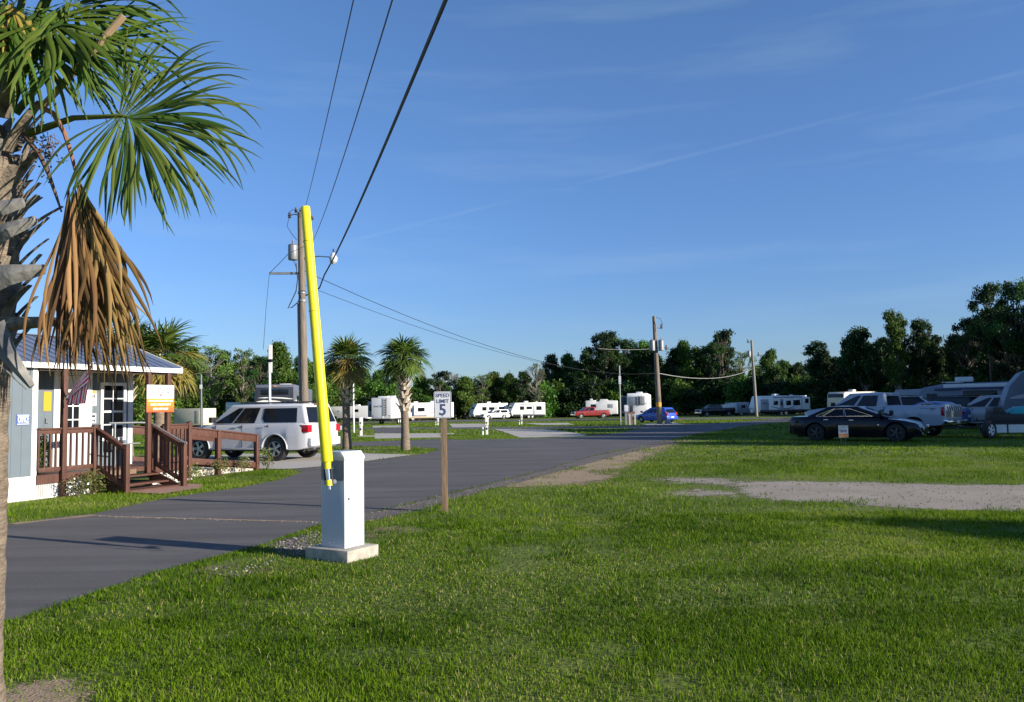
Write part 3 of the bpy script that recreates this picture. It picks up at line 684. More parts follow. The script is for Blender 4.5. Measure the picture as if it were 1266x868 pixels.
for px, d, ty, k, sx in SKY:
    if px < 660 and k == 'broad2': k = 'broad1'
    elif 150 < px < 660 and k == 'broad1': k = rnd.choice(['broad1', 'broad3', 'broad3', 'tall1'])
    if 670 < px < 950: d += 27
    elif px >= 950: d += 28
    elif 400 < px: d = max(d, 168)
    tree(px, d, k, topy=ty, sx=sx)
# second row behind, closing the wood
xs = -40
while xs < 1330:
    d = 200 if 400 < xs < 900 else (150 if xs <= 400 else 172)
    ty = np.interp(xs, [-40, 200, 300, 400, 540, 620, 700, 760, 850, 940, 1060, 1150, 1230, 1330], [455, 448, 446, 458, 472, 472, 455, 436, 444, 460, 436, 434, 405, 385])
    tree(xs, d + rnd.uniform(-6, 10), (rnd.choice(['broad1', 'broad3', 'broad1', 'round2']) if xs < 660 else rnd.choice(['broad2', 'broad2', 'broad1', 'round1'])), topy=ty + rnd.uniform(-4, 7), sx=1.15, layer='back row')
    xs += rnd.uniform(24, 34)
# understory bushes
xs = -20
while xs < 1340:
    d = np.interp(xs, [-20, 250, 420, 600, 700, 860, 1000, 1100, 1266, 1340], [85, 118, 165, 178, 174, 166, 156, 138, 112, 108]) + rnd.uniform(-5, 3)
    ty = 478 - 0.0175 * (xs - 633) + rnd.uniform(-12, 8)
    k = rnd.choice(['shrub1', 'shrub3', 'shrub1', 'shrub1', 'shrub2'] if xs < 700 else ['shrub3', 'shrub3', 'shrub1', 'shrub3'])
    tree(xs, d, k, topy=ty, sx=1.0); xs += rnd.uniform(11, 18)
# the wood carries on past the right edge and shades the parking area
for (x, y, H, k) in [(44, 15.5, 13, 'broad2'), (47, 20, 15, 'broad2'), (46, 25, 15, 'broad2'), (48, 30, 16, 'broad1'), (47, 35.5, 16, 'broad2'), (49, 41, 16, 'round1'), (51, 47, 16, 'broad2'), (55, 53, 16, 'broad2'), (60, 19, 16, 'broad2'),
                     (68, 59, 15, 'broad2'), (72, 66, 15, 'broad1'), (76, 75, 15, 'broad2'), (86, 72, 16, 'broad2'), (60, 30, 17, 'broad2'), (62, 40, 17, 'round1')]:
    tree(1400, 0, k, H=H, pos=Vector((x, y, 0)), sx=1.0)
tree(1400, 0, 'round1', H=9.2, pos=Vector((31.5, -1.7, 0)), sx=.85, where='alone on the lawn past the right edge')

# ------------------------------------------------------------------ fan palms
def frond_arrays(base, hub, ax, nrm, L, nseg, spread, droop, wmax, rg, lfold=.25, tint=(.2, .8), fused=.3, k=7, jit=.05, wave=.05, wfac=1.15):
    """one fan leaf: pleated segments rooted at hub, fanned about ax in the plane of normal nrm, drooping under gravity"""
    ax = Vector(ax).normalized(); nrm = Vector(nrm); nrm = (nrm - ax * nrm.dot(ax)).normalized(); sd = nrm.cross(ax)
    V = []; Fq = []; T = []
    dth = 2 * spread / (nseg - 1)
    for i in range(nseg):
        a = -spread + i * dth + rg.normal() * jit * dth
        ll = L * (0.62 + .38 * math.cos(a * .62)) * rg.uniform(.88, 1.08)
        d = (ax * math.cos(a) + sd * math.sin(a) + nrm * (lfold * abs(math.sin(a * .8)) - .12 + rg.normal() * .05)).normalized()
        p = Vector(hub) + ax * (.08 * L * math.cos(a)); b = len(V); tv = rg.uniform(*tint)
        dr = droop * rg.uniform(.6, 1.5)
        wv1 = rg.normal() * wave; wv2 = rg.normal() * wave; wph = rg.uniform(0, 6)
        kink = rg.uniform(.5, .8) if rg.random() < .25 else 2
        for j in range(k + 1):
            s = j / k
            wv = min(max(s, .02) * ll * dth * wfac, wmax) * (1 - max(0, s - fused) / (1 - fused)) ** .75 + .0012
            side = d.cross(nrm).normalized() if abs(d.dot(nrm)) < .95 else sd
            fold = nrm * wv * .28
            V += [p - side * wv / 2, p + fold, p + side * wv / 2]; T += [tv, min(1, tv + .1), tv]
            if j < k:
                q = b + j * 3; Fq += [(q, q + 1, q + 4, q + 3), (q + 1, q + 2, q + 5, q + 4)]
            p = p + d * ll / k
            g = dr * (s + .15) * (2.6 if s > kink else 1) * 1.6 / k
            d = (d + Vector((0, 0, -1)) * g + sd * (wv1 * math.sin(s * 5 + wph)) + nrm * (wv2 * math.cos(s * 5 + wph))).normalized()
    # petiole
    if base is not None:
        b0 = Vector(base); h = Vector(hub); mid = (b0 + h) / 2 + Vector((0, 0, .06 * (h - b0).length))
        mb = MB(); mb.tube([b0, mid, h, h + ax * .12 * L], [.022, .015, .011, .004], 5)
        o = len(V); V += [Vector(v) for v in mb.v]; T += [tint[1]] * len(mb.v)
        for f in mb.f:
            if len(f) == 4: Fq.append(tuple(o + q for q in f))
    return V, Fq, T
def frond(parent, m, *a, **k):
    V, Fq, T = frond_arrays(*a, **k)
    return npmesh('frond', np.array([tuple(v) for v in V]), np.array(Fq), 4, m, parent, T)
M_trunk = mat('palm_trunk', (0.12, 0.092, 0.065), 0.95, scale=9, col2=(0.25, 0.20, 0.15), bump=1.0, bscale=26, stretch=(1, 1, 3.5))
M_boot = mat('palm_boot', (0.08, 0.065, 0.048), 0.9, scale=11, col2=(0.27, 0.225, 0.17), bump=0.7, bscale=18, stretch=(2, 2, 1))
M_bootp = mat('palm_boot_pale', (0.36, 0.29, 0.21), 0.9, scale=9, col2=(0.62, 0.54, 0.43), bump=0.5, bscale=18)
M_bootg = mat('palm_boot_grey', (0.09, 0.092, 0.095), 0.85, scale=9, col2=(0.25, 0.24, 0.22), bump=0.5, bscale=18)
def boot(mb, c, out, up, ln, wd, th, mi=0, sp=.40):
    """stub of a cut leaf base, split at the foot, flat and curved outward"""
    out = Vector(out).normalized(); up = Vector((0, 0, 1)); side = up.cross(out).normalized()
    pts = []
    for j in range(5):
        s = j / 4
        p = Vector(c) + out * (ln * sp * s ** 1.3) + up * (ln * s * .85)
        wv = wd * (1.25 - .62 * s); pts.append((p, wv, th * (1 - .35 * s)))
    vs = []
    for p, wv, t in pts:
        vs += [p - side * wv / 2 - out * .0, p + out * t, p + side * wv / 2, p - out * t * .5]
    fs = []
    for j in range(4):
        for q in range(4):
            fs.append((j * 4 + q, j * 4 + (q + 1) % 4, j * 4 + 4 + (q + 1) % 4, j * 4 + 4 + q))
    fs.append((16, 17, 18, 19)); fs.append((3, 2, 1, 0))
    mb.add(vs, fs, mi)
def palm(loc, h, seed, R_, label, nf=34, tr=.17, boots=.55, yellowk=.2, group=None, crown_scale=1.0):
    root = empty('palm_tree', loc, 0, label, 'palm', group)
    rg = np.random.default_rng(seed); r = random.Random(seed)
    mb = MB(); n = 14
    mb.tube([(math.sin(i / n * 2 + seed) * .04, 0, h * .86 * i / n - .05 * (i == 0)) for i in range(n + 1)], [tr * (1.18 - .25 * min(1, i / 3)) * (1 + r.uniform(-.03, .03)) for i in range(n + 1)], 12)
    mb.build('trunk', M_trunk, root)
    bb = MB()
    for i in range(int(46 * boots * 2)):
        z = h * (1 - boots) * .86 + h * boots * .86 * i / (46 * boots * 2); a = i * 2.4 + r.uniform(-.2, .2)
        boot(bb, (math.cos(a) * tr * .85, math.sin(a) * tr * .85, z), (math.cos(a), math.sin(a), 0), None, .30, .15, .05, sp=.62)
    bb.build('leaf_base', M_bootp, root)
    top = Vector((0, 0, h * .84))
    for i in range(nf):
        t = i / nf; a = i * 2.399 + r.uniform(-.2, .2); el = R(78 - 118 * t + r.uniform(-8, 8))
        d = Vector((math.cos(a) * math.cos(el), math.sin(a) * math.cos(el), math.sin(el)))
        pl = R_ * r.uniform(.42, .60); hub = top + d * pl + Vector((0, 0, -.04)); L_ = R_ * r.uniform(.55, .72) * crown_scale
        dd = (d + Vector((0, 0, -.35 - .5 * t))).normalized(); nn = Vector((-math.cos(a) * math.sin(el), -math.sin(a) * math.sin(el), math.cos(el))) + Vector((r.uniform(-.3, .3), r.uniform(-.3, .3), 0))
        m = LEAF['palmyellow'] if (r.random() < yellowk * (t + .3) and t > .3) else LEAF['palm']
        frond(root, m, top + Vector((0, 0, -.1 * t)), hub, dd, nn, L_, 20, R(118), .75 + .6 * t, .075, rg, k=6)
    return root
G1 = G(429, 556); G2 = G(500, 556.5)
p1 = palm(G1, P(429, 425, G1.y).z - .1, 3, 1.15, 'bushy palm between the yellow barrier arm and its taller neighbour on the grass island', 38, .17, .50, .45, 'palms on the grass island')
frond(p1, LEAF['palmdead'], (0, 0, 3.3), (.12, -.1, 3.85), (.05, 0, 1), (0, -1, .1), .55, 16, R(40), .1, .06, np.random.default_rng(5), k=4)
p2 = palm(G2, P(500, 421, G2.y).z - .1, 8, 1.05, 'neat palm with boot covered trunk, right one on the grass island beside speed sign', 34, .165, .60, .15, 'palms on the grass island')
a3 = at(197, 25.5); palm(a3, P(200, 425, 25.5).z, 12, 1.35, 'palm drooping behind the office porch roof', 38, .19, .5, .7, None, 1.1)
a4 = at(158, 31); palm(a4, P(158, 408, 31).z, 15, 1.3, 'palm crown just showing over the office roof ridge', 26, .19, .5, .2)

# ---- foreground palm, its trunk cut by the left edge of the frame
fp = empty('palm_tree', (P(-44, 800, 4.15).x, 4.15, 0), 0, 'big close palm with bark trunk and green fan fronds at the left edge', 'palm')
O = Vector(fp.location)
def Q(px, py, d): return P(px, py, d) - O
mb = MB(); n = 46; tp = []; trr = []
for i in range(n + 1):
    t = i / n; z = -.05 + 3.15 * t
    cx = .0 + .0 * t + .05 * max(0, t - .6) ** 1.2 / .33
    tp.append((cx, 0, z)); trr.append(.168 + .03 * max(0, .12 - t) / .12 + .004 * math.sin(i * 2.1) + rnd.uniform(-.003, .003) + (.012 if .60 < t < .95 else 0) - max(0, t - .90) * .9)
mb.tube(tp, trr, 28); tro = mb.build('trunk', M_trunk, fp)
def tc_at(z):
    t = (z + .05) / 3.15; return .05 * max(0, t - .6) ** 1.2 / .33
bw = MB(); bg_ = MB()
r2 = random.Random(31)
for i in range(96):
    z = 1.88 + 1.25 * i / 96; a = i * 2.399; rr = .165
    ln = r2.uniform(.13, .24)
    grey = r2.random() < .35; tgt = MB()
    boot(tgt, (tc_at(z) + math.cos(a) * rr, math.sin(a) * rr, z), (math.cos(a), math.sin(a), 0), None, ln, r2.uniform(.05, .085), r2.uniform(.014, .024), sp=r2.uniform(.35, .95)); tgt.build('leaf_base', M_bootg if grey else M_boot, fp, bevel=.003)
# cut stalk pointing right, torn grey base strips hanging
mb = MB(); mb.tube([Q(-30, 402, 4.05), Q(20, 400, 4.0), Q(55, 398, 3.95), Q(75, 398, 3.93), Q(90, 401, 3.92)], [.045, .034, .026, .02, .014], 10)
mb.build('cut_stalk', M_boot, fp)
mb = MB()
for (x0, y0, x1, y1, w0, w1, d) in [(-8, 405, 40, 478, .13, .035, 3.93), (-25, 350, 56, 333, .16, .05, 3.95), (-15, 300, 45, 272, .11, .05, 3.97), (-20, 270, 30, 250, .11, .05, 3.96)]:
    p = Q(x0, y0, d); q = Q(x1, y1, d - .05); md = (p + q) / 2 + Vector((.01, -.04, .0)); sd = (q - p).cross(Vector((0, -1, 0))).normalized()
    vs = []
    for c, ww in ((p, w0), (md, (w0 + w1) / 2), (q, w1)):
        vs += [c - sd * ww / 2, c + Vector((0, -.022, 0)), c + sd * ww / 2, c + Vector((0, .012, 0))]
    fs = [(j * 4 + k, j * 4 + (k + 1) % 4, j * 4 + 4 + (k + 1) % 4, j * 4 + 4 + k) for j in range(2) for k in range(4)] + [(0, 1, 2, 3), (11, 10, 9, 8)]
    mb = MB(); mb.add(vs, fs); mb.build('leaf_base', M_bootg, fp, bevel=.003)
mb = MB(); mb.tube([Q(0, 452, 3.96), Q(12, 462, 3.93), Q(24, 474, 3.92), Q(33, 482, 3.92)], [.004, .004, .003, .002], 5)
mb.build('dry_fibre', M_bootg, fp); mb = MB(); mb.tube([Q(28, 165, 4.1), Q(48, 190, 4.02), Q(60, 215, 4.0), Q(68, 238, 4.0), Q(76, 262, 4.0)], [.013, .012, .010, .008, .004], 7)
for _ in range(26):    # dry fruit stalk with thin branchlets
    a = Q(rnd.uniform(48, 70), rnd.uniform(150, 200), 4.05); q = a + Vector((rnd.uniform(-.06, .08), rnd.uniform(-.05, .05), rnd.uniform(-.13, .02)))
    mb.tube([a, (a + q) / 2 + Vector((.015, 0, 0)), q], [.0022, .0016, .0010], 4)
    for _k in range(3):
        e = a.lerp(q, rnd.uniform(.4, 1)) + Vector((rnd.uniform(-.02, .02), 0, rnd.uniform(-.02, .02)))
        mb.box(e, (.007, .007, .007))
mb.build('fruit_stalk', mat('dry_stalk', (.11, .07, .045), .8, var=.3), fp)
# bent-up dry petiole
mb = MB(); mb.bar(Q(50, 135, 4.05), Q(153, 20, 3.95), .035, .012); mb.build('dry_petiole', mat('dry_petiole', (.36, .25, .16), .7, var=.15), fp)
rg = np.random.default_rng(77)
PL = LEAF['palm']
# main frond to the right
frond(fp, PL, Q(35, 165, 4.15), Q(150, 143, 3.95), (1, -.15, -.30), (.10, -1, .34), .68, 64, R(108), .95, .027, rg, lfold=.22, tint=(.1, .95), k=12, jit=1.6, wave=.07)
# fronds of the crown, mostly above the frame
cr_ = [((20, 140), (95, 60), (.9, -.3, -.2), (.1, -.8, .6), .62, .55), ((15, 130), (60, 25), (.6, -.5, -.6), (.3, -.8, .4), .60, .7), ((10, 120), (20, 10), (.1, -.7, -.8), (.6, -.7, .3), .66, .8),
       ((10, 130), (75, -30), (1, -.2, .1), (.0, -.6, .8), .70, .5), ((0, 120), (-30, 20), (-.5, -.6, -.6), (0, -.8, .5), .62, .8), ((5, 125), (45, -70), (.8, .2, .5), (-.2, -.9, .6), .72, .5),
       ((5, 130), (60, 55), (.75, .45, -.5), (.2, -.5, .8), .62, .8), ((0, 120), (10, -60), (.3, -.8, .2), (.2, -.3, .9), .70, .7), ((5, 120), (85, 5), (.95, .2, -.25), (.2, -.9, .4), .60, .6),
       ((0, 130), (-40, -30), (-.8, -.3, .1), (0, -.6, .8), .7, .7), ((0, 130), (30, 45), (.35, -.6, -.75), (.7, -.6, .5), .55, .9), ((0, 120), (-20, -90), (-.3, .3, .9), (.3, -.9, .3), .7, .3), ((0, 120), (60, -120), (.5, .1, .9), (-.4, -.8, .3), .75, .4), ((0, 120), (100, -80), (.9, .1, .4), (-.3, -.7, .6), .75, .5)]
for (b0, hb, ax, nr, LL, dr) in cr_:
    dd = 4.15 + (.25 * ax[1] if abs(ax[1]) > .3 else -.05)
    frond(fp, PL, Q(b0[0], b0[1], 4.15), Q(hb[0], hb[1], dd), ax, nr, LL, 36, R(112), dr, .032, rg, lfold=.3, tint=(.05, .8), k=9, jit=1.0, wave=.07)
frond(fp, LEAF['palmyellow'], Q(5, 120, 4.15), Q(15, 5, 3.95), (.1, -.5, -.9), (.5, -.8, .2), .38, 18, R(60), .8, .018, rg, k=6)
frond(fp, PL, None, Q(152, 141, 3.93), (.8, -.1, -.65), (.1, -1, .2), .60, 30, R(62), .9, .026, rg, lfold=.25, tint=(.05, .8), k=10, jit=2.0, wave=.1)
# hanging dead frond
mb = MB(); mb.tube([Q(45, 130, 4.05), Q(66, 140, 4.0), Q(80, 165, 3.97), Q(88, 190, 3.95), Q(93, 210, 3.94)], [.016, .013, .011, .009, .008], 6)
mb.build('dead_petiole', mat('dead_petiole', (.25, .11, .06), .7, var=.2), fp)
for (hx, hy, ax, nr, LL, sp, ns) in [(93, 207, (.20, -.05, -1), (0, -1, .05), .96, R(11), 30), (86, 212, (.03, -.1, -1), (.3, -1, 0), .90, R(5), 22), (90, 212, (.10, .10, -1), (-.3, -1, 0), .98, R(8), 24), (90, 215, (.12, -.12, -1), (.6, -.8, 0), .85, R(7), 18), (93, 208, (.33, .0, -1), (.2, -1, 0), .74, R(6), 12)]:
    frond(fp, LEAF['palmdead'], None, Q(hx, hy, 3.94), ax, nr, LL, int(ns * 1.25), sp, .34, .034, rg, lfold=.3, tint=(0, .9), k=12, jit=1.4, wave=.06, wfac=5)

# ------------------------------------------------------------------ barrier cabinet, arm and speed sign
yc = math.atan2(.45, -.893)
BX = Vector((-.86, .51, 0)); BY = Vector((.51, .86, 0)).normalized(); BX.normalize()
near_c = Vector((-1.754, 8.67, 0))
brz = math.atan2(BY.y, BY.x) - math.pi / 2       # local y = depth, local x = right
RX = -BX
def blk(name, label, cat, corner, w_, d_, h0, h1):
    pass
# local frame: origin at near corner, x to the left-back edge is negative
ped = empty('concrete_footing', near_c, math.atan2(RX.y, RX.x), 'low square concrete footing under the white barrier cabinet', 'footing')
mb = MB(); mb.bb(-.60, 0, 0, .50, -.03, .125); mb.build('slab', mat('footing_concrete', (.36, .34, .29), .9, scale=14, var=.18, bump=.5, bscale=90), ped, bevel=.008)
cab = empty('barrier_gate', Vector((-1.815, 8.83, .125)), math.atan2(RX.y, RX.x), 'white barrier cabinet with raised yellow arm, standing on the concrete footing', 'barrier')
cw, cdp, ch = .335, .315, .93
cabm = mat('cabinet_paint', (.52, .56, .62), .28, var=.03, scale=3, coat=.3)
mb = MB(); mb.bb(-cw, 0, 0, cdp, 0, ch); mb.build('housing', cabm, cab, bevel=.006)
lid = MB(); o_ = .006
lid.prism([(-cw - o_, ch + .001), (o_, ch + .001), (o_, ch + .035), (-.045, ch + .095), (-cw + .045, ch + .095), (-cw - o_, ch + .035)], -o_, cdp + o_)
lid.build('lid', cabm, cab, bevel=.005)
mb = MB(); mb.bb(-cw + .004, -.004, -.004, 0, ch - .21, ch - .004); mb.bb(-.3, -.02, -.0055, 0, ch - .214, ch - .208)
mb.build('side_cover', galv, cab)
mb = MB(); mb.bb(-.0005, .0025, .025, cdp - .025, .04, .044); mb.bb(-.0005, .0025, .025, cdp - .025, ch - .06, ch - .056); mb.bb(-.0005, .0025, .025, .029, .044, ch - .06); mb.bb(-.0005, .0025, cdp - .029, cdp - .025, .044, ch - .06); mb.build('door_seam', mat('seam_grey', (.22, .22, .22), .7), cab)
mb = MB(); mb.lathe([(.014, 0), (.014, .006), (.006, .008)], 12, Matrix.Translation((.001, .06, .52)) @ Matrix.Rotation(math.pi / 2, 4, 'Y')); mb.build('lock', chrome, cab)
mb = MB()
for x in (-.20, -.13): mb.lathe([(.009, 0), (.009, .008), (.004, .01)], 10, Matrix.Translation((x, 0, .05)) @ Matrix.Rotation(math.pi / 2, 4, 'X'))
for x, z in ((-.15, ch - .09), (-.145, ch - .08)): mb.lathe([(.008, 0), (.008, .01), (.004, .012)], 10, Matrix.Translation((x, -.004, z)) @ Matrix.Rotation(math.pi / 2, 4, 'X'))
mb.build('bolt', chrome, cab)
# arm: pivots at the cabinet side, standing raised; foam-filled yellow tube
arm_loc = P(404, 588, 8.72)
A0 = P(404.5, 571, 8.70) - arm_loc; A1 = P(377.5, 256, 8.90) - arm_loc
ud = (A1 - A0).normalized()
mb = MB(); mb.tube([A0, A0.lerp(A1, .4), A1], [.061, .057, .050], 24); arm = mb.build('barrier_arm', yellow, cab, bevel=.004); arm['label'] = 'raised yellow arm leaning left'
cab_M = Matrix.Translation(cab.location) @ Matrix.Rotation(math.atan2(RX.y, RX.x), 4, 'Z'); arm.matrix_basis = cab_M.inverted() @ Matrix.Translation(arm_loc)
mb = MB()
for t in (.12, .42, .60, .90):
    c = A0.lerp(A1, 1 - t) if t < .5 else A0.lerp(A1, 1 - t)
for t in (.58, .86): mb.tube([A0.lerp(A1, t) - ud * .003, A0.lerp(A1, t) + ud * .003], .0605 - .008 * t + .0035, 24)
mb.build('tube_joint', mat('joint_dark_yellow', (.42, .38, .01), .6), arm)  # tube joints in a darker yellow
B0 = A0 - ud * .0; mb = MB(); mb.tube([A0 - ud * .29, A0], .026, 14); mb.build('steel_shaft', chrome, arm)
mb = MB(); mb.tube([A0 - ud * .24, A0 - ud * .02], .012, 8); mb.v = [tuple(Vector(v) + Vector((-.038, .01, 0))) for v in mb.v]
mb.tube([A0 - ud * .24 + Vector((.036, .0, 0)), A0 - ud * .02 + Vector((.036, 0, 0))], .012, 8)
mb.build('spring_strut', blackp, arm)
mb = MB(); mb.tube([A0 - ud * .075, A0], .040, 16); mb.tube([A0 - ud * .25, A0 - ud * .19], .036, 16); mb.build('collar', yellow, arm)
mb = MB(); mb.tube([A0 - ud * .22, A0 - ud * .22 + Vector((.03, .12, 0))], .028, 12); mb.build('pivot_shaft', galv, arm)

sp_ = G(550.5, 633); sg = empty('speed_sign', sp_, R(4), 'white speed limit 5 sign on a square wooden post at the road edge', 'sign')
post_top = P(549.5, 488, sp_.y).z
mb = MB(); pass
mb.bar((0, 0, -.1), (-.012, 0, post_top), .092, .092); mb.build('post', rawwood, sg, bevel=.006)
sz0 = P(549, 517, sp_.y).z; sz1 = P(549, 484, sp_.y).z; sm = (sz0 + sz1) / 2; sh = sz1 - sz0; sw = .27
def rrect(w_, h_, r_, n=5):
    pts = []
    for cx, cz, a0 in ((w_ / 2 - r_, h_ / 2 - r_, 0), (-w_ / 2 + r_, h_ / 2 - r_, 90), (-w_ / 2 + r_, -h_ / 2 + r_, 180), (w_ / 2 - r_, -h_ / 2 + r_, 270)):
        for k in range(n + 1): t = R(a0 + 90 * k / n); pts.append((cx + r_ * math.cos(t), cz + r_ * math.sin(t)))
    return pts
mb = MB(); mb.prism([(x - .02, z + sm) for x, z in rrect(sw, sh, .025)], -.058, -.054); mb.build('sign_plate', signface, sg)
mb = MB(); out_ = rrect(sw - .014, sh - .014, .02); inn = rrect(sw - .026, sh - .026, .015); n = len(out_)
mb.add([(x - .02, -.0595, z + sm) for x, z in out_ + inn], [(i, (i + 1) % n, n + (i + 1) % n, n + i) for i in range(n)]); mb.build('border', navy, sg)
for t_, s_, dz, wd_ in (('SPEED', .082, .145, .215), ('LIMIT', .082, .055, .19), ('5', .24, -.085, None)):
    text_mesh(t_, s_, 'lettering', navy, sg, face_M((-.02, -.0600, sm + dz * sh / .42), (1, 0, 0)), bold=(.004 if t_ == '5' else .0006), width=wd_)
mb = MB()
for dz in (.17, -.17): mb.lathe([(.008, 0), (.008, .006), (.003, .008)], 8, Matrix.Translation((-.02, -.058, sm + dz)) @ Matrix.Rotation(math.pi / 2, 4, 'X'))
mb.build('bolt', galv, sg)

# ------------------------------------------------------------------ office building
of = empty('office_building', (OP.x, OP.y, 0), math.atan2(OU.y, OU.x), 'small blue grey office building with blue metal roof and brown porch', 'building')
# local: x = along the front to the right, -y = outward to the road
DK = .45; WY = 1.0; EV = 2.55
def wall_siding(mb, x0, x1, y, z0, z1, th=.1, groove=.2):
    mb.bb(x0, x1, y, y + th, z0, z1)
mb = MB(); mb.bb(-7, 0, .0, 4.4, DK, EV - .03); mb.bb(0, 3.1, WY, 4.4, DK, EV - .03); wo = mb.build('wall', bluesid, of)
mb = MB(); x = -6.9
while x < -.15: mb.bb(x, x + .008, -.003, .01, DK + .02, EV - .05); x += .2
x = .1
while x < 3.0: mb.bb(x, x + .008, WY - .003, WY + .01, DK + .02, EV - .05); x += .2
y = WY + .15
while y < 4.3: mb.bb(3.09, 3.103, y, y + .008, DK + .02, EV - .05); y += .2
mb.build('siding_groove', mat('siding_groove', (.09, .115, .14), .7), of)
mb = MB(); mb.bb(-.10, .012, -.014, .09, DK, EV - .04); mb.bb(2.98, 3.115, WY - .014, WY + .1, DK, EV - .04); mb.build('corner_trim', trimw, of)
mb = MB(); mb.bb(-7, .005, -.01, 4.3, -.1, DK - .003); mb.bb(.42, 1.25, .005, .03, -.1, DK - .05); mb.bb(.005, .42, .02, .04, -.1, DK - .05); mb.bb(2.78, 3.75, .01, .04, -.1, DK - .05); mb.build('skirting', trimw, of)
mb = MB(); x = .03
while x < .41: mb.bb(x, x + .02, -.0, .03, .03, DK - .07); x += .045
mb.build('crawl_vent', mat('vent_grey', (.42, .43, .44), .6), of)
# roof: low gable, ridge along the front
rk = R(0); ry = 1.85; rz_ = 3.32
def roofpt(x, y):  # y local (in), eave at -.08
    e = -.10; t = (y - e) / (ry - e); return EV + .06 + (rz_ - EV - .06) * (t if t <= 1 else 2 - t)
mb = MB()
vs = [(-7.3, -.12, EV + .06), (3.45, -.12, EV + .06), (3.45, ry, rz_), (-7.3, ry, rz_), (-7.3, 4.6, EV + .1), (3.45, 4.6, EV + .1)]
top = [(x, y, z) for x, y, z in vs]; bot = [(x, y, z - .05) for x, y, z in vs]
mb.add(top + bot, [(0, 1, 2, 3), (3, 2, 5, 4), (7, 6, 9, 8), (8, 9, 10, 11), (0, 6, 7, 1), (1, 7, 8, 2), (2, 8, 11, 5), (5, 11, 10, 4), (4, 10, 9, 3), (3, 9, 6, 0)])
rf = mb.build('roof', blueroof, of, smooth=False)
mb = MB(); x = -7.25; sl = (rz_ - EV - .06) / (ry + .12)
while x < 3.45:
    mb.bar((x, -.12, EV + .068), (x, ry - .01, rz_ + .006), .022, .012); x += .228
mb.bar((-7.3, ry, rz_ + .012), (3.47, ry, rz_ + .012), .16, .02); mb.build('roof_rib', mat('roof_rib', (.108, .138, .208), .5, .0), rf)
mb = MB(); mb.bb(-7.32, 3.48, -.155, -.125, EV - .05, EV + .055)
mb.build('fascia', trimw, of)
mb = MB(); mb.bb(-7.3, 3.44, -.115, WY, EV - .028, EV - .012); mb.build('soffit', trimw, of)
mb = MB(); mb.prism([(0, 0), (1, 0), (.5, 1)], 0, 1) if False else None
mb.add([(3.44, -.10, EV - .02), (3.44, 4.5, EV - .02), (3.44, ry, rz_ - .06), (3.40, -.10, EV - .02), (3.40, 4.5, EV - .02), (3.40, ry, rz_ - .06)], [(0, 1, 2), (5, 4, 3), (0, 3, 4, 1), (1, 4, 5, 2), (2, 5, 3, 0)]); mb.build('gable_panel', bluesid, of, smooth=False)
mb = MB(); mb.bar((3.462, -.13, EV + .03), (3.462, ry, rz_ - .03), .03, .12); mb.bar((3.462, ry, rz_ - .03), (3.462, 4.6, EV + .07), .03, .12); mb.build('rake_board', trimw, of)
# porch
pm = MB()
for i in range(9): pm.bb(.0 + .001, 3.79, -.0 + i * .112, .108 + i * .112, DK - .035, DK)
for i in range(9): pm.bb(3.115, 3.79, 1.008 + i * .112, 1.116 + i * .112, DK - .035, DK)
pm.bb(0.01, 1.26, -.03, -.005, DK - .17, DK - .003); pm.bb(2.74, 3.79, -.03, -.005, DK - .17, DK - .003); pm.bb(1.26, 2.74, -.032, -.005, DK - .1, DK - .003)
deck = pm.build('porch_deck', brownw, of)
for x in (.525, 2.58, 3.12):
    mb = MB(); mb.bar((x, -.075, -.05 if x < 1 else DK - .2), (x, -.075, EV - .06), .10, .10); mb.build('porch_post', brownw, of, bevel=.006)
mb = MB(); mb.bb(.0, 3.4, -.06, .02, EV - .10, EV - .03); mb.build('porch_beam', mat('beam_fascia_shade', (.03, .02, .018), .8), of)  # beam coloured near black to paint in the shade under the fascia
def railing(p, q, z0, z1, z0b, z1b, posts=(), low=.10, high=.88, cap=True, bal=.115, name='railing'):
    """p->q in plan, deck heights z0 at p and z1 at q"""
    mb = MB(); p = Vector(p); q = Vector(q); Ld = (q - p).length
    mb.bar((p.x, p.y, z0 + high), (q.x, q.y, z1 + high), .10, .035); mb.bar((p.x, p.y, z0 + high - .06), (q.x, q.y, z1 + high - .06), .035, .085)
    mb.bar((p.x, p.y, z0 + low), (q.x, q.y, z1 + low), .035, .085)
    for s in ((0, 1) if not posts else ()):
        c = p.lerp(q, s); zz = z0 + (z1 - z0) * s; mb.bar((c.x, c.y, zz + low), (c.x, c.y, zz + high), .03, .03)
    for (s, za, zb) in posts:
        c = p.lerp(q, s); mb.bar((c.x, c.y, za), (c.x, c.y, zb), .095, .095)
    o = mb.build(name, brownw, of, bevel=.004)
    k = int(Ld / bal)
    for i in range(1, k):
        s = i / k; c = p.lerp(q, s); z = z0 + (z1 - z0) * s
        b = MB(); b.bar((c.x, c.y, z + low - .03), (c.x, c.y, z + high - .04), .034, .034); b.build('baluster', brownw, o)
    return o
railing((.02, -.05), (.50, -.05), DK, DK, 0, 0)
railing((.57, -.05), (1.25, -.05), DK, DK, 0, 0, [(1, .0, DK + .92)])
railing((.04, -.02), (.04, .95), DK, DK, 0, 0)
railing((1.28, -.08), (1.30, -.90), DK - .02, .02, 0, 0, [(1, -.05, .98)])
railing((2.73, -.06), (2.72, -.98), DK - .02, .02, 0, 0, [(0, .1, DK + .92), (1, -.05, .98)])
railing((3.17, -.05), (3.79, -.05), DK, DK, 0, 0, [(1, -.05, DK + .93)])
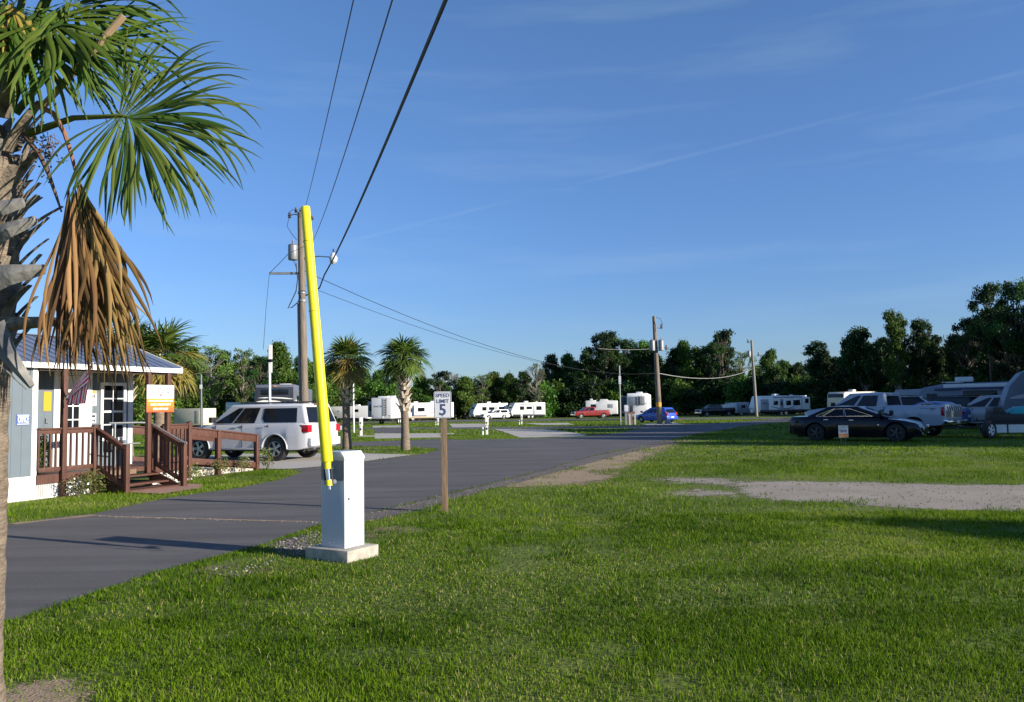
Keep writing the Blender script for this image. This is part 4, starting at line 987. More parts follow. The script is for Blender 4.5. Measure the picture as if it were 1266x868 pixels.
# metal hand rail beside the steps
mb = MB(); mb.tube([(1.9, .3, DK + .95), (2.45, .02, DK + .95), (2.64, -.1, DK + .93), (2.64, -1.0, .98), (2.66, -1.12, .94)], .02, 8)
mb.tube([(2.0, .25, DK), (2.0, .25, DK + .95)], .018, 8); mb.tube([(2.45, .02, DK + .5), (1.95, .27, DK + .5)], .016, 8)
mb.build('metal_handrail', galv, of)
# steps
for i, z in enumerate((.30, .15)):
    mb = MB(); y1 = -.035 - .28 * i; mb.bb(1.33, 2.69, y1 - .30, y1 - .002, z - .035, z); mb.build('step', brownw, of, bevel=.004)
mb = MB(); mb.bb(1.33, 2.69, -.90, -.62, .02, .05); mb.build('step', brownw, of, bevel=.004)
mb = MB(); mb.bb(1.5, 2.3, -.055, -.034, .31, .41); mb.build('step_patch', rawwood, of)
for x in (1.345, 2.675): mb = MB(); mb.bar((x, -.03, DK - .16), (x, -.86, -.02), .03, .2); mb.build('stringer', brownw, of)
# ramp to the parking pad
mb = MB(); N_ = 28
for i in range(N_):
    x0 = 3.80 + (7.05 - 3.80) * i / N_; x1 = x0 + (7.05 - 3.80) / N_ - .01; z = DK - .36 * (i + .5) / N_
    mb.bb(x0, x1, .84, 2.1, z - .04, z)
mb.build('ramp', brownw, of)
def boardrail(x0, x1, y, zz0, zz1):
    mb = MB(); mb.bar((x0, y, zz0 + .90), (x1, y, zz1 + .90), .12, .035); mb.bar((x0, y, zz0 + .79), (x1, y, zz1 + .79), .04, .17); mb.bar((x0, y, zz0 + .08), (x1, y, zz1 + .08), .04, .15)
    for s in (0, .55, 1):
        x = x0 + (x1 - x0) * s; z = zz0 + (zz1 - zz0) * s; mb.bar((x, y - .0, -.1), (x, y, z + .88), .11, .11)
    return mb.build('ramp_rail', brownw, of, bevel=.004)
boardrail(3.84, 7.06, .80, DK - .03, .06); boardrail(3.84, 7.06, 2.14, DK - .03, .06)
mb = MB(); mb.bb(3.85, 7.0, .865, .885, -.1, .16); mb.build('ramp_skirt', concrete, of)
# door and windows on the recessed wall
def fx(px): # front-wall local x for an image column, on the recessed wall plane
    k = (px - 633) / F
    a = OP.x - ON.x * WY; b = OP.y - ON.y * WY
    r = ray(px, 510); k = r.x
    return (k * b - a) / (OU.x - k * OU.y)
def rectf(mb, x0, x1, z0, z1, y0, y1, mi=0): mb.bb(x0, x1, y0, y1, z0, z1, mi)
d0, d1 = fx(70), fx(108)
mb = MB(); rectf(mb, d0, d1, DK + .01, DK + 1.98, WY - .035, WY - .001); dr = mb.build('door', pastel, of, bevel=.005)
mb = MB(); gx0, gx1 = fx(80), fx(96); rectf(mb, gx0, gx1, DK + .75, DK + 1.62, WY - .042, WY - .036); mb.build('door_glass', glass, dr)
mb = MB(); mm = (gx0 + gx1) / 2
rectf(mb, mm - .012, mm + .012, DK + .75, DK + 1.62, WY - .05, WY - .043)
for k in (1, 2): rectf(mb, gx0, gx1, DK + .75 + .29 * k - .012, DK + .75 + .29 * k + .012, WY - .051, WY - .0435)
mb.build('glazing_bar', trimw, dr)
mb = MB(); rectf(mb, d0 - .09, d0, DK, DK + 2.06, WY - .03, WY - .002); rectf(mb, d1, d1 + .09, DK, DK + 2.06, WY - .03, WY - .002); rectf(mb, d0, d1, DK + 1.99, DK + 2.06, WY - .03, WY - .002); mb.build('door_frame', trimw, of)
mb = MB(); mb.lathe([(.03, 0), (.03, .03), (.012, .05), (.028, .07), (.0, .085)], 12, Matrix.Translation((d0 + .07, WY - .036, DK + .95)) @ Matrix.Rotation(math.pi / 2, 4, 'X')); mb.build('door_knob', chrome, dr)
mb = MB(); mb.bb(d1 - .03 - .3, d1, WY - .04, WY - .036, DK + .02, DK + .22)
w0, w1 = fx(126), fx(151); wz0, wz1 = DK + .62, DK + 1.78
mb = MB(); f_ = .07
rectf(mb, w0 - f_, w0, wz0 - f_, wz1 + f_, WY - .05, WY - .001); rectf(mb, w1, w1 + f_, wz0 - f_, wz1 + f_, WY - .05, WY - .001)
rectf(mb, w0, w1, wz1, wz1 + f_, WY - .05, WY - .001); rectf(mb, w0, w1, wz0 - f_, wz0, WY - .05, WY - .001); wf = mb.build('window', trimw, of)
mb = MB(); rectf(mb, w0, w1, wz0, wz1, WY - .015, WY - .002); mb.build('pane', glass, wf)
mb = MB()
for k in (1, 2, 3): rectf(mb, w0, w1, wz0 + (wz1 - wz0) * k / 4 - (.022 if k == 2 else .012), wz0 + (wz1 - wz0) * k / 4 + (.022 if k == 2 else .012), WY - .03, WY - .0155)
mw = (w0 + w1) / 2; rectf(mb, mw - .012, mw + .012, wz0, wz1, WY - .031, WY - .0156); mb.build('glazing_bar', trimw, wf)
mb = MB(); rectf(mb, w0 - .12, w0 + .0, wz0 - .3, wz1 + .12, WY - .02, WY - .0012); mb.bb(w1 + .075, w1 + .16, WY - .02, WY - .0012, wz0 - .1, wz1 + .1)
mb = MB(); rectf(mb, mw - .22, mw + .18, DK + .34, DK + .53, WY - .16, WY - .001); mb.build('wall_vent', blackp, of, bevel=.01)
# things fixed or standing by the wall
def wall_board(name, label, cat, xa, xb, z0, z1, mats, y, extra=None, th=.01):
    r = empty(name, tuple(of.matrix_basis @ Vector(((xa + xb) / 2, y, z0))), of.rotation_euler.z, label, cat)
    mb = MB(); mb.bb(-(xb - xa) / 2, (xb - xa) / 2, -th, 0, 0, z1 - z0); mb.build('board', mats, r)
    if extra: extra(r, xb - xa, z1 - z0, -th)
    return r
of_loc = of.location.copy(); of.matrix_basis = Matrix.Translation(of_loc) @ Matrix.Rotation(math.atan2(OU.y, OU.x), 4, 'Z')
def offsign(r, w_, h_, y):
    text_mesh('OFFICE', .17, 'lettering', white, r, face_M((0, y - .002, h_ / 2), (1, 0, 0)), bold=.004, width=w_ * .8)
    mb = MB()
    for a in ((-w_ / 2 + .012, w_ / 2 - .012, h_ - .022, h_ - .012), (-w_ / 2 + .012, w_ / 2 - .012, .012, .022)): mb.bb(a[0], a[1], y - .002, y - .0005, a[2], a[3])
    mb.build('border', white, r)
def front_x(px, e=0):
    a = OP.x + ON.x * e; b = OP.y + ON.y * e; k = ray(px, 510).x; return (k * b - a) / (OU.x - k * OU.y)
wall_board('office_sign', 'blue sign with white letters OFFICE on the left wall', 'sign', front_x(20), front_x(36.5), 1.42, 1.62, blueM, -.004, offsign)
wall_board('notice', 'yellow paper notice on the wall left of the door', 'notice', fx(53), fx(62.5), DK + 1.23, DK + 1.63, yelM, WY - .004)
def poster(r, w_, h_, y):
    mb = MB(); mb.bb(-w_ / 2 + .004, w_ / 2 - .004, y - .002, y - .0005, h_ * .84, h_ - .004); mb.build('header', yelM, r)
    text_mesh('ATM', .1, 'lettering', blackM, r, face_M((0, y - .002, h_ * .62), (1, 0, 0)), bold=.003, width=w_ * .6)
    mb = MB(); mb.bb(-w_ * .25, w_ * .25, y - .002, y - .0005, h_ * .28, h_ * .33); mb.bb(-w_ * .1, w_ * .1, y - .002, y - .0005, h_ * .15, h_ * .24); mb.build('mark', blackM, r)
wall_board('poster', 'white poster with yellow header between door and window', 'poster', fx(111.5), fx(118.5), DK + 1.33, DK + 1.66, trimw, WY - .004, poster)
def arrow(r, w_, h_, y):
    mb = MB(); mb.bb(-w_ * .3, w_ * .15, y - .002, y - .0005, h_ * .2, h_ * .3); mb.prism([(w_ * .15, h_ * .1), (w_ * .35, h_ * .25), (w_ * .15, h_ * .4)], y - .002, y - .0005); mb.bb(-w_ * .3, w_ * .3, y - .002, y - .0005, h_ * .6, h_ * .8); mb.build('mark', blackM, r)
wall_board('small_sign', 'small grey sign with arrow below the white poster', 'sign', fx(111.5), fx(118.5), DK + .95, DK + 1.17, signface, WY - .004, arrow)
wall_board('mailbox', 'black wall mailbox beside the office door', 'mailbox', fx(113), fx(121), DK + .68, DK + .92, blackp, WY - .004, None, .1)
wall_board('keypad', 'small grey keypad plate under the yellow notice', 'keypad', fx(55.5), fx(59.5), DK + .98, DK + 1.08, mat('keypad_grey', (.14, .15, .17), .5), WY - .004, None, .03)
# reservation board hung on the two right posts
rb = empty('reservation_board', tuple(of.matrix_basis @ Vector((2.85, -.135, 1.62))), of.rotation_euler.z, 'white and orange NO RESERVATION board hung between the right porch posts', 'sign')
bw_, bh_ = .76, .60; z0 = 0
mb = MB(); mb.bb(-bw_ / 2, bw_ / 2, -.012, 0, 0, bh_); mb.build('board', trimw, rb)
ombr = ground_mat('ombre_orange', [(.85, .42, .03), (.85, .42, .03), (.85, .42, .03), (.85, .42, .03)], 1, 1, 0)
nt_ = ombr.node_tree; tcx = nt_.nodes.new('ShaderNodeTexCoord'); sx_ = nt_.nodes.new('ShaderNodeSeparateXYZ'); nt_.links.new(tcx.outputs['Object'], sx_.inputs[0])
rr_ = nt_.nodes.new('ShaderNodeValToRGB'); mr_ = nt_.nodes.new('ShaderNodeMapRange'); mr_.inputs['From Max'].default_value = .3; nt_.links.new(sx_.outputs['Z'], mr_.inputs[0]); nt_.links.new(mr_.outputs[0], rr_.inputs[0])
rr_.color_ramp.elements[0].color = (.75, .10, .04, 1); rr_.color_ramp.elements[1].color = (.85, .30, .02, 1); nt_.links.new(rr_.outputs[0], nt_.nodes['Principled BSDF'].inputs['Base Color'])
mb = MB(); mb.bb(-bw_ / 2, bw_ / 2, -.014, -.0125, 0, .30); mb.build('orange_panel', ombr, rb)
for t_, s_, z_, wd_, m_ in (('NO RESERVATION?', .07, .52, .66, greyM), ('NO PROBLEM!', .07, .44, .50, greyM), ('WWW.RVPARKRESERVE.COM', .05, .245, .68, white), ('BOOK ONLINE NOW', .06, .165, .56, white), ('(850) 537-0165', .06, .07, .42, white)):
    text_mesh(t_, s_, 'lettering', m_, rb, face_M((0, -.0165, z_), (1, 0, 0)), bold=.0025, width=wd_)
mb = MB(); mb.prism([(-.045, .385), (0, .35), (.045, .385), (.03, .40), (0, .385), (-.03, .40)], -.0165, -.0125); mb.build('emblem', swoosh_r, rb)
# flag on a slanted staff fixed to the left porch post
pc = of.matrix_basis @ Vector((.525, -.13, 1.93)); fl = empty('flag', pc, 0, 'red and white striped flag hanging from a staff on the left porch post', 'flag')
tipd = P(115, 449, pc.y - .55) - Vector(pc)
mb = MB(); mb.tube([(0, 0, 0), tipd], .012, 8); mb.lathe([(.0, -.02), (.02, 0), (0, .02)], 8, Matrix.Translation(tipd)); mb.build('staff', trimw, fl)
mb = MB(); mb.box((0, .03, 0), (.05, .06, .09)); mb.build('bracket', blackp, fl)
a_ = tipd * .16; b_ = tipd * .97
cl = Vector(P(83, 500, pc.y - .08) - Vector(pc)); cr2 = Vector(P(106, 499, pc.y - .5) - Vector(pc))
NX, NZ = 26, 10; V = []; T = []; Fq = []; MI = []
for i in range(NX + 1):
    s = i / NX; tp_ = a_.lerp(b_, s)
    bt = cl.lerp(cr2, min(1, s * 1.0)); 
    for j in range(NZ + 1):
        t = j / NZ; p = tp_.lerp(bt, t); p = p + Vector((.25, -.97, 0)) * (.035 * math.sin(s * 13 + t * 2) * (.25 + t))
        V.append(p)
for i in range(NX):
    for j in range(NZ):
        q = i * (NZ + 1) + j; Fq.append((q, q + 1, q + NZ + 2, q + NZ + 1)); MI.append(int((i + .0) / 2) % 2)
me = npmesh('cloth', np.array([tuple(v) for v in V]), np.array(Fq), 4, [flagred, flagwhite], fl, None, MI)
# folded-over upper part, stripes running along the staff
V = []; Fq = []; MI = []; NX, NZ = 14, 12
lo = cl.lerp(a_, .38); hi = b_ + (cr2 - b_) * .38
for i in range(NX + 1):
    s = i / NX; tp_ = a_.lerp(b_, s) + Vector((0, -.02, .0)); bt = (a_ + (cl - a_) * .55).lerp(b_ + (cr2 - b_) * .45, s) + Vector((.0, -.045, 0))
    for j in range(NZ + 1):
        t = j / NZ; p = tp_.lerp(bt, t) + Vector((.25, -.97, 0)) * (.02 * math.sin(s * 8 + t * 4)); V.append(p)
for i in range(NX):
    for j in range(NZ):
        q = i * (NZ + 1) + j; Fq.append((q, q + 1, q + NZ + 2, q + NZ + 1)); MI.append((j // 2) % 2)
npmesh('folded_cloth', np.array([tuple(v) for v in V]), np.array(Fq), 4, [flagred, flagwhite], fl, None, MI)

# plants round the porch
def bush(loc, w_, h_, label, n=500, ls=.035, m='bush', flowers=None, seed=1, cat='plant', name='shrub', group=None, d_=None):
    rg = np.random.default_rng(seed); r = empty(name, loc, rnd.uniform(0, 6), label, cat, group)
    C = rg.normal(size=(n, 3)); C /= np.linalg.norm(C, axis=1)[:, None]; C *= (rg.random(n) ** .45)[:, None]
    C[:, 0] *= w_ / 2; C[:, 1] *= (d_ or w_) / 2; C[:, 2] = h_ * (.52 + C[:, 2] * .48); C += rg.normal(size=(n, 3)) * .02
    V, Qd = leaf_quads(C, ls, rg, 1.8); npmesh('foliage', V, Qd, 4, LEAF[m], r, np.repeat(rg.random(n), 4))
    mb = MB()
    for k in range(9):
        e = C[rg.integers(n)]; mb.tube([(e[0] * .15, e[1] * .15, 0), (e[0] * .6, e[1] * .6, e[2] * .6), tuple(e)], [.006, .004, .002], 4)
    mb.build('stem', bark, r)
    if flowers:
        C2 = C[:max(10, n // 9)] * np.array([1.06, 1.06, 1.04]); V, Qd = leaf_quads(C2, .045, rg, 1.0); npmesh('blossom', V, Qd, 4, flowers, r, np.zeros(len(V)))
    return r
ofl = lambda x, y, z=0: tuple(of.matrix_basis @ Vector((x, y, z)))
wfl = mat('white_petals', (.7, .7, .68), .7, var=.05)
bush(ofl(.62, -.32), .55, .42, 'white flowering shrub low against the office skirting', 500, .03, 'bush', wfl, 1, name='flowering_shrub')
bush(ofl(1.02, -.30), .50, .50, 'yellow green shrub at the left foot of the porch steps', 500, .035, 'bush', None, 2)
bush(ofl(1.5, -.18), .35, .4, 'twiggy shrub growing under the porch steps', 120, .035, 'bush', None, 3)
bush(ofl(.30, .35, DK), .42, .85, 'green potted fern standing behind the left porch railing', 420, .05, 'mid', None, 4, name='potted_fern')
bush(ofl(3.1, -.55), .5, .42, 'white flowering shrub right of the porch steps', 420, .03, 'bush', wfl, 5, name='flowering_shrub')
bush(ofl(4.1, .25), .75, .38, 'leafy rose bush at the left end of the ramp rail', 520, .035, 'bush', None, 6, name='rose_bush')
bush(ofl(5.35, .45), .55, .48, 'sparse rose bush at the middle post of the ramp rail', 220, .04, 'bush', None, 7, name='rose_bush')
bush(ofl(6.2, .50), .45, .45, 'sparse rose bush between the middle and end ramp posts', 160, .04, 'bush', None, 8, name='rose_bush')
bush(ofl(7.3, .65), .50, .62, 'reddish rose bush beyond the end post of the ramp', 240, .04, 'bush', None, 9, name='rose_bush')

# ------------------------------------------------------------------ vehicles
def wheel_mesh(rad, wd):
    t = MB(); M = Matrix.Rotation(math.pi / 2, 4, 'X')
    t.lathe([(rad * .62, -wd / 2), (rad * .9, -wd / 2), (rad * .98, -wd / 2 + .02), (rad, -wd / 4), (rad, wd / 4), (rad * .98, wd / 2 - .02), (rad * .9, wd / 2), (rad * .62, wd / 2), (rad * .60, wd / 2 - .04), (rad * .60, -wd / 2 + .04), (rad * .62, -wd / 2)], 28, M, cap=False)
    rm = MB()
    for s in (1, -1):
        rm.lathe([(rad * .66, s * (wd / 2 - .012)), (rad * .58, s * (wd / 2 - .004)), (rad * .56, s * (wd / 2 - .05))], 24, M, cap=False)
        rm.lathe([(rad * .15, s * (wd / 2 - .06)), (rad * .14, s * (wd / 2 - .012)), (.0, s * (wd / 2 - .01))], 12, M)
        for k in range(5):
            a = 2 * math.pi * k / 5
            for da in (-.16, .16):
                rm.bar((math.cos(a + da) * rad * .12, -s * (wd / 2 - .03), math.sin(a + da) * rad * .12), (math.cos(a + da * .6) * rad * .6, -s * (wd / 2 - .022), math.sin(a + da * .6) * rad * .6), .022, .05)
    hub = MB(); hub.lathe([(rad * .57, -wd / 2 + .06), (rad * .57, wd / 2 - .06)], 20, M)
    return t, rm, hub
WCACHE = {}
def wheel(parent, loc, rad, wd, rimm=alloy):
    key = (rad, wd, rimm.name)
    if key not in WCACHE:
        t, rm, hub = wheel_mesh(rad, wd); a = t.build('wheel', rubber, parent, ang=30); b = rm.build('rim', rimm, a); c = hub.build('brake_disc', darkgap, a)
        a.location = loc; WCACHE[key] = (a.data, b.data, c.data); return a
    a, b, c = [bpy.data.objects.new(nm, d) for nm, d in zip(('wheel', 'rim', 'brake_disc'), WCACHE[key])]
    link(a, parent); link(b, a); link(c, a); a.location = loc; return a
def interp(x, pts):
    if x <= pts[0][0]: return pts[0][1]
    for (a, b), (c, d) in zip(pts, pts[1:]):
        if x <= c:
            t = (x - a) / (c - a); return b + (d - b) * t
    return pts[-1][1]
def car(name, label, cat, loc, heading, sp, paint, group=None):
    root = empty(name, (loc[0], loc[1], gz(loc[0], loc[1]) + sp.get('dz', 0)), math.atan2(heading[1], heading[0]), label, cat, group)
    L_, W, r = sp['L'], sp['W'], sp['R']; xf, xr = sp['xf'], sp['xr']; ra = r + sp.get('gap', .06); zc = r; zb = sp['zb']
    xs = set(np.linspace(-L_ / 2, L_ / 2, 40).round(4))
    for e in (.01, .03, .07, .12): xs |= {round(L_ / 2 - e, 4), round(-L_ / 2 + e, 4)}
    for wx in (xf, xr):
        xs = {x for x in xs if abs(x - wx) > ra + .01}
        xs |= {round(wx + ra * math.cos(math.pi * k / 12), 4) for k in range(13)} | {round(wx + ra + .012, 4), round(wx - ra - .012, 4)}
    bed = sp.get('bed')
    if bed:
        xs |= {bed[0], bed[1], round(bed[0] + .01, 4), round(bed[1] - .01, 4)}
    for t in sp['top']: xs.add(t[0])
    xs = sorted(xs)
    mb = MB(); secs = []
    for x in xs:
        zt = interp(x, sp['top']); s = max(0, (abs(x) / (L_ / 2) - sp.get('t0', .80)) / (1 - sp.get('t0', .80)))
        w_ = W / 2 * (1 - sp.get('taper', .13) * s ** 2.2) - (.05 if abs(x) > L_ / 2 - .005 else (.02 if abs(x) > L_ / 2 - .035 else 0))
        z0 = zb + .10 * s ** 2
        inarch = False
        for wx in (xf, xr):
            if abs(x - wx) < ra - 1e-4: z0 = zc + math.sqrt(max(0, ra ** 2 - (x - wx) ** 2)); inarch = True
            elif abs(x - wx) <= ra + 1e-3: z0 = max(z0, zc) if False else z0
        if abs(x) > L_ / 2 - .005: z0 += .04; zt -= .03
        zsh = max(z0 + .02, zt - .16); zm = max(z0 + .01, min(zt - .2, sp.get('zmid', .62)))
        fl = .025 if any(abs(x - wx) < ra + .15 for wx in (xf, xr)) else 0
        inn = bed and bed[0] + .005 < x < bed[1] - .005
        half = [(0, z0), (w_ * .86, z0), (w_ * .97 + fl, z0 + .015), (w_ + fl, zm), (w_ + fl * .6, zsh), (w_ * .965, zt - .05), (w_ * .93, zt - .004), (w_ * (.90 if inn else .80), zt if inn else zt + .006), (w_ * .885 if inn else w_ * .4, (zt - .45) if inn else zt + .022), (0, (zt - .45) if inn else zt + .03)]
        sec = [(x, y, z) for y, z in half] + [(x, -y, z) for y, z in half[-2:0:-1]]
        secs.append(sec)
    m = len(secs[0]); vs = [p for s_ in secs for p in s_]; fs = []
    for i in range(len(secs) - 1):
        for k in range(m): fs.append((i * m + k, i * m + (k + 1) % m, (i + 1) * m + (k + 1) % m, (i + 1) * m + k))
    fs.append(tuple(range(m))); fs.append(tuple((len(secs) - 1) * m + k for k in range(m))[::-1])
    mb.add(vs, fs); body = mb.build('body', paint, root, ang=38)
    mb = MB(); mb.bb(-L_ / 2 + .3, L_ / 2 - .3, -W * .36, W * .36, zb - .04, zb + .30)
    for wx in (xf, xr): mb.bb(wx - ra * .98, wx + ra * .98, -W * .34, W * .34, zc + .0, zc + ra * .92)
    mb.build('underbody', darkgap, root)
    # cabin
    c = sp['cab']; b0, b1, t0, t1, zB, zT, wB, wT = c
    nx = 8; vs = []; fs = []; crown_ = .035
    rows = [(b0, b1, wB, zB), (b0 + (t0 - b0) * .95, b1 + (t1 - b1) * .95, wT + .02, zT - .05), (t0, t1, wT - .03, zT)]
    for (xa, xb, wy, z) in rows: vs += [(xa, wy * .94, z), (xa + .06, wy, z), (xb - .06, wy, z), (xb, wy * .90, z), (xb, -wy * .90, z), (xb - .06, -wy, z), (xa + .06, -wy, z), (xa, -wy * .94, z)]
    for i in range(2):
        for k in range(8): fs.append((i * 8 + k, i * 8 + (k + 1) % 8, i * 8 + 8 + (k + 1) % 8, i * 8 + 8 + k))
    tpz = zT + crown_; nb = len(vs); vs += [((t0 + t1) / 2, 0, tpz), (t0 + .1, 0, zT + .015), (t1 - .1, 0, zT + .015)]
    fs += [(16, 17, nb), (17, 18, nb), (18, 19, nb), (19, 20, nb), (20, 21, nb), (21, 22, nb), (22, 23, nb), (23, 16, nb)]
    fs.append(tuple(range(8))[::-1]); mb = MB(); mb.add(vs, fs); mb.build('cabin', paint, root, bevel=.025, ang=30, seg=2)
    def bil(side, u, v):
        if side in ('l', 'r'):
            s = 1 if side == 'l' else -1
            xa = b0 + (t0 - b0) * v; xb = b1 + (t1 - b1) * v; wy = wB + (wT + .02 - wB) * v
            return Vector((xa + (xb - xa) * u, s * (wy + .007), zB + (zT - .05 - zB) * v))
        sgn = 1 if side == 'f' else -1
        xx = (b1 + (t1 - b1) * v + .008) if side == 'f' else (b0 + (t0 - b0) * v - .008)
        wy = (wB + (wT + .02 - wB) * v) * .88
        return Vector((xx, wy * (2 * u - 1), zB + (zT - .05 - zB) * v))
    for sd_, poly, gm in sp['panes']:
        for s in (('l', 'r') if sd_ == 's' else (sd_,)):
            pts = [bil(s, u, v) for u, v in poly]; nrm = (pts[1] - pts[0]).cross(pts[-1] - pts[0]).normalized()
            ctr = sum(pts, Vector()) / len(pts); 
            if nrm.dot(ctr - Vector((0, 0, ctr.z))) < 0: nrm = -nrm
            mb = MB(); n = len(pts); mb.add([p + nrm * .004 for p in pts] + [p - nrm * .02 for p in pts], [tuple(range(n)), tuple(range(n, 2 * n))[::-1]] + [(i, (i + 1) % n, n + (i + 1) % n, n + i) for i in range(n)])
            nm = {'s': 'side_window', 'f': 'windscreen', 'b': 'rear_window'}[sd_]
            mb.build(nm, gm or glass, root)
            if sp.get('trimline') and sd_ == 's':
                mb = MB(); 
                for i in range(n): mb.bar(pts[i] + nrm * .006, pts[(i + 1) % n] + nrm * .006, .014, .014)
                mb.build('window_trim', chrome, root)
    for wx in (xf, xr):
        for s in (1, -1): wheel(root, (wx, s * (W / 2 - sp.get('tw', .24) / 2 - .01), r), r, sp.get('tw', .24), sp.get('rim', alloy))
    # lamps, mirrors, handles, bumpers, plate
    def side_box(nm, m, x0, x1, z0, z1, y=.0, th=.02, bev=.006, both=True):
        for s in ((1, -1) if both else (1,)):
            mb = MB(); yo = s * (W / 2 + y); mb.bb(x0, x1, min(yo, yo - s * th), max(yo, yo - s * th), z0, z1); mb.build(nm, m, root, bevel=bev)
    for (x, z) in sp.get('handles', ()): side_box('door_handle', sp.get('hm', chrome), x - .09, x + .09, z - .018, z + .018, .012, .035)
    mb = MB()
    for x in sp.get('seams', ()):
        for s in (1, -1): mb.bb(x - .005, x + .005, min(s * W / 2 * .97, s * (W / 2 + .003)), max(s * W / 2 * .97, s * (W / 2 + .003)), zb + .1, sp['seamtop'])
    if mb.v: mb.build('door_seam', blackp, root)
    for s in (1, -1):
        mb = MB(); mb.bb(b1 - .28 if 'mx' not in sp else sp['mx'], (b1 - .28 if 'mx' not in sp else sp['mx']) + .13, min(s * (wB + .04), s * (wB + .25)), max(s * (wB + .04), s * (wB + .25)), zB + .06, zB + .24); mb.build('mirror', sp.get('mm', blackp), root, bevel=.02)
    for (nm, m, end, y0, y1, z0, z1, wrap) in sp['lamps']:
        for s in (1, -1):
            xx = (L_ / 2 if end > 0 else -L_ / 2); mb = MB()
            mb.bb(min(xx + end * .012, xx - end * wrap), max(xx + end * .012, xx - end * wrap), min(s * y0, s * y1), max(s * y0, s * y1), z0, z1); mb.build(nm, m, root, bevel=.015)
    for (nm, m, x0, x1, y0, y1, z0, z1, bev) in sp['boxes']:
        mb = MB(); mb.bb(x0, x1, y0, y1, z0, z1); mb.build(nm, m, root, bevel=bev)
    return root
def swin(*a): return ('s', [(a[0], a[2]), (a[1], a[2]), (a[4], a[3]), (a[5], a[3])], None)
suv = dict(L=5.15, W=1.95, R=.385, xf=1.62, xr=-1.38, zb=.34, zmid=.72, tw=.26, taper=.14, dz=.016,
    top=[(-2.575, 1.16), (-2.4, 1.20), (.9, 1.16), (1.15, 1.16), (1.9, 1.09), (2.35, 1.0), (2.50, .86), (2.575, .70)],
    cab=(-2.52, 1.22, -2.30, .50, 1.17, 1.80, .88, .74),
    panes=[('s', [(.775, .06), (.955, .06), (.93, .35), (.845, .90), (.785, .90)], None), ('s', [(.535, .06), (.755, .06), (.765, .90), (.56, .90)], None), ('s', [(.10, .08), (.43, .08), (.47, .30), (.50, .86), (.08, .86)], None),
           ('f', [(.04, .08), (.96, .08), (.96, .92), (.04, .92)], None), ('b', [(.0, .05), (1.0, .05), (.98, .90), (.02, .90)], None)],
    handles=[(.18, 1.06), (-.86, 1.06)], seams=(.92, -.12, -1.12), seamtop=1.15, mm=blackp,
    lamps=[('tail_light', redl, -1, .70, .935, .90, 1.13, .30), ('headlight', clearl, 1, .55, .95, .82, 1.0, .25)],
    boxes=[('rear_bumper', suvwhite, -2.66, -2.45, -.85, .85, .46, .72, .04), ('licence_plate', trimw, -2.60, -2.585, -.16, .16, .84, 1.0, .004), ('front_bumper', suvwhite, 2.45, 2.66, -.84, .84, .42, .68, .04), ('running_board', silver, -.85, 1.1, -1.02, -.9, .36, .42, .02), ('running_board', silver, -.85, 1.1, .9, 1.02, .36, .42, .02),
           ('roof_rack', blackp, -1.9, .2, .62, .66, 1.84, 1.875, .01), ('roof_rack', blackp, -1.9, .2, -.66, -.62, 1.84, 1.875, .01), ('rack_bar', blackp, -1.7, -1.64, -.66, .66, 1.86, 1.89, .008), ('rack_bar', blackp, -.1, -.04, -.66, .66, 1.86, 1.89, .008), ('brake_light', redl, -2.36, -2.31, -.2, .2, 1.765, 1.795, .004),
           ('grille', blackp, 2.56, 2.585, -.45, .45, .62, .9, .01), ('tail_pipe', galv, -2.62, -2.4, .55, .61, .36, .42, .02)])
h = Vector((-2.81, 1.03)).normalized(); lf = Vector((-h.y, h.x))
rw = Vector((-7.55, 26.1)); side = lf if lf.y < 0 else -lf     # the side facing the camera is the left side of the car
ctr = rw + h * 1.38 - side * .93
sv = car('parked_suv', 'white silver SUV with roof rack parked on the concrete driveway beside the office ramp', 'car', ctr, h, suv, suvwhite)
# flared arches and a cargo lump behind the glass
for wx in (1.62, -1.38):
    for s in (1, -1):
        mb = MB(); mb.tube([(wx + .475 * math.cos(math.pi * k / 14), s * .995, .385 + .475 * math.sin(math.pi * k / 14)) for k in range(15)], .02, 8); mb.build('wheel_arch', suvwhite, sv)
pick = dict(L=6.2, W=2.02, R=.41, xf=2.05, xr=-1.88, zb=.50, zmid=.85, tw=.28, taper=.06, t0=.9, bed=(-3.02, -.75),
    top=[(-3.1, 1.36), (-.72, 1.36), (-.70, 1.30), (1.6, 1.30), (2.4, 1.26), (2.9, 1.20), (3.1, 1.1)],
    cab=(-.68, 1.85, -.58, 1.02, 1.30, 1.93, .92, .78),
    panes=[('s', [(.59, .08), (.92, .08), (.90, .30), (.70, .90), (.60, .90)], None), ('s', [(.16, .08), (.53, .08), (.54, .90), (.15, .90)], None), ('f', [(.04, .08), (.96, .08), (.96, .92), (.04, .92)], None), ('b', [(.08, .15), (.92, .15), (.92, .85), (.08, .85)], None)],
    handles=[(.42, 1.14), (-.42, 1.14)], seams=(1.35, .30, -.64), seamtop=1.3, hm=blackp,
    lamps=[('tail_light', redl, -1, .90, 1.0, .92, 1.28, .10), ('headlight', clearl, 1, .62, .95, .9, 1.12, .2)],
    boxes=[('tailgate', trimw, -3.13, -3.09, -.86, .86, .80, 1.34, .01), ('rear_bumper', chrome, -3.3, -3.08, -.98, .98, .55, .75, .03), ('front_bumper', chrome, 3.05, 3.25, -.98, .98, .5, .78, .03), ('grille', blackp, 3.09, 3.12, -.5, .5, .82, 1.1, .01), ('fuel_door', blackp, -.64, -.46, 1.008, 1.016, 1.02, 1.2, .002),
           ('licence_plate', trimw, -3.315, -3.3, -.16, .16, .58, .72, .004)])
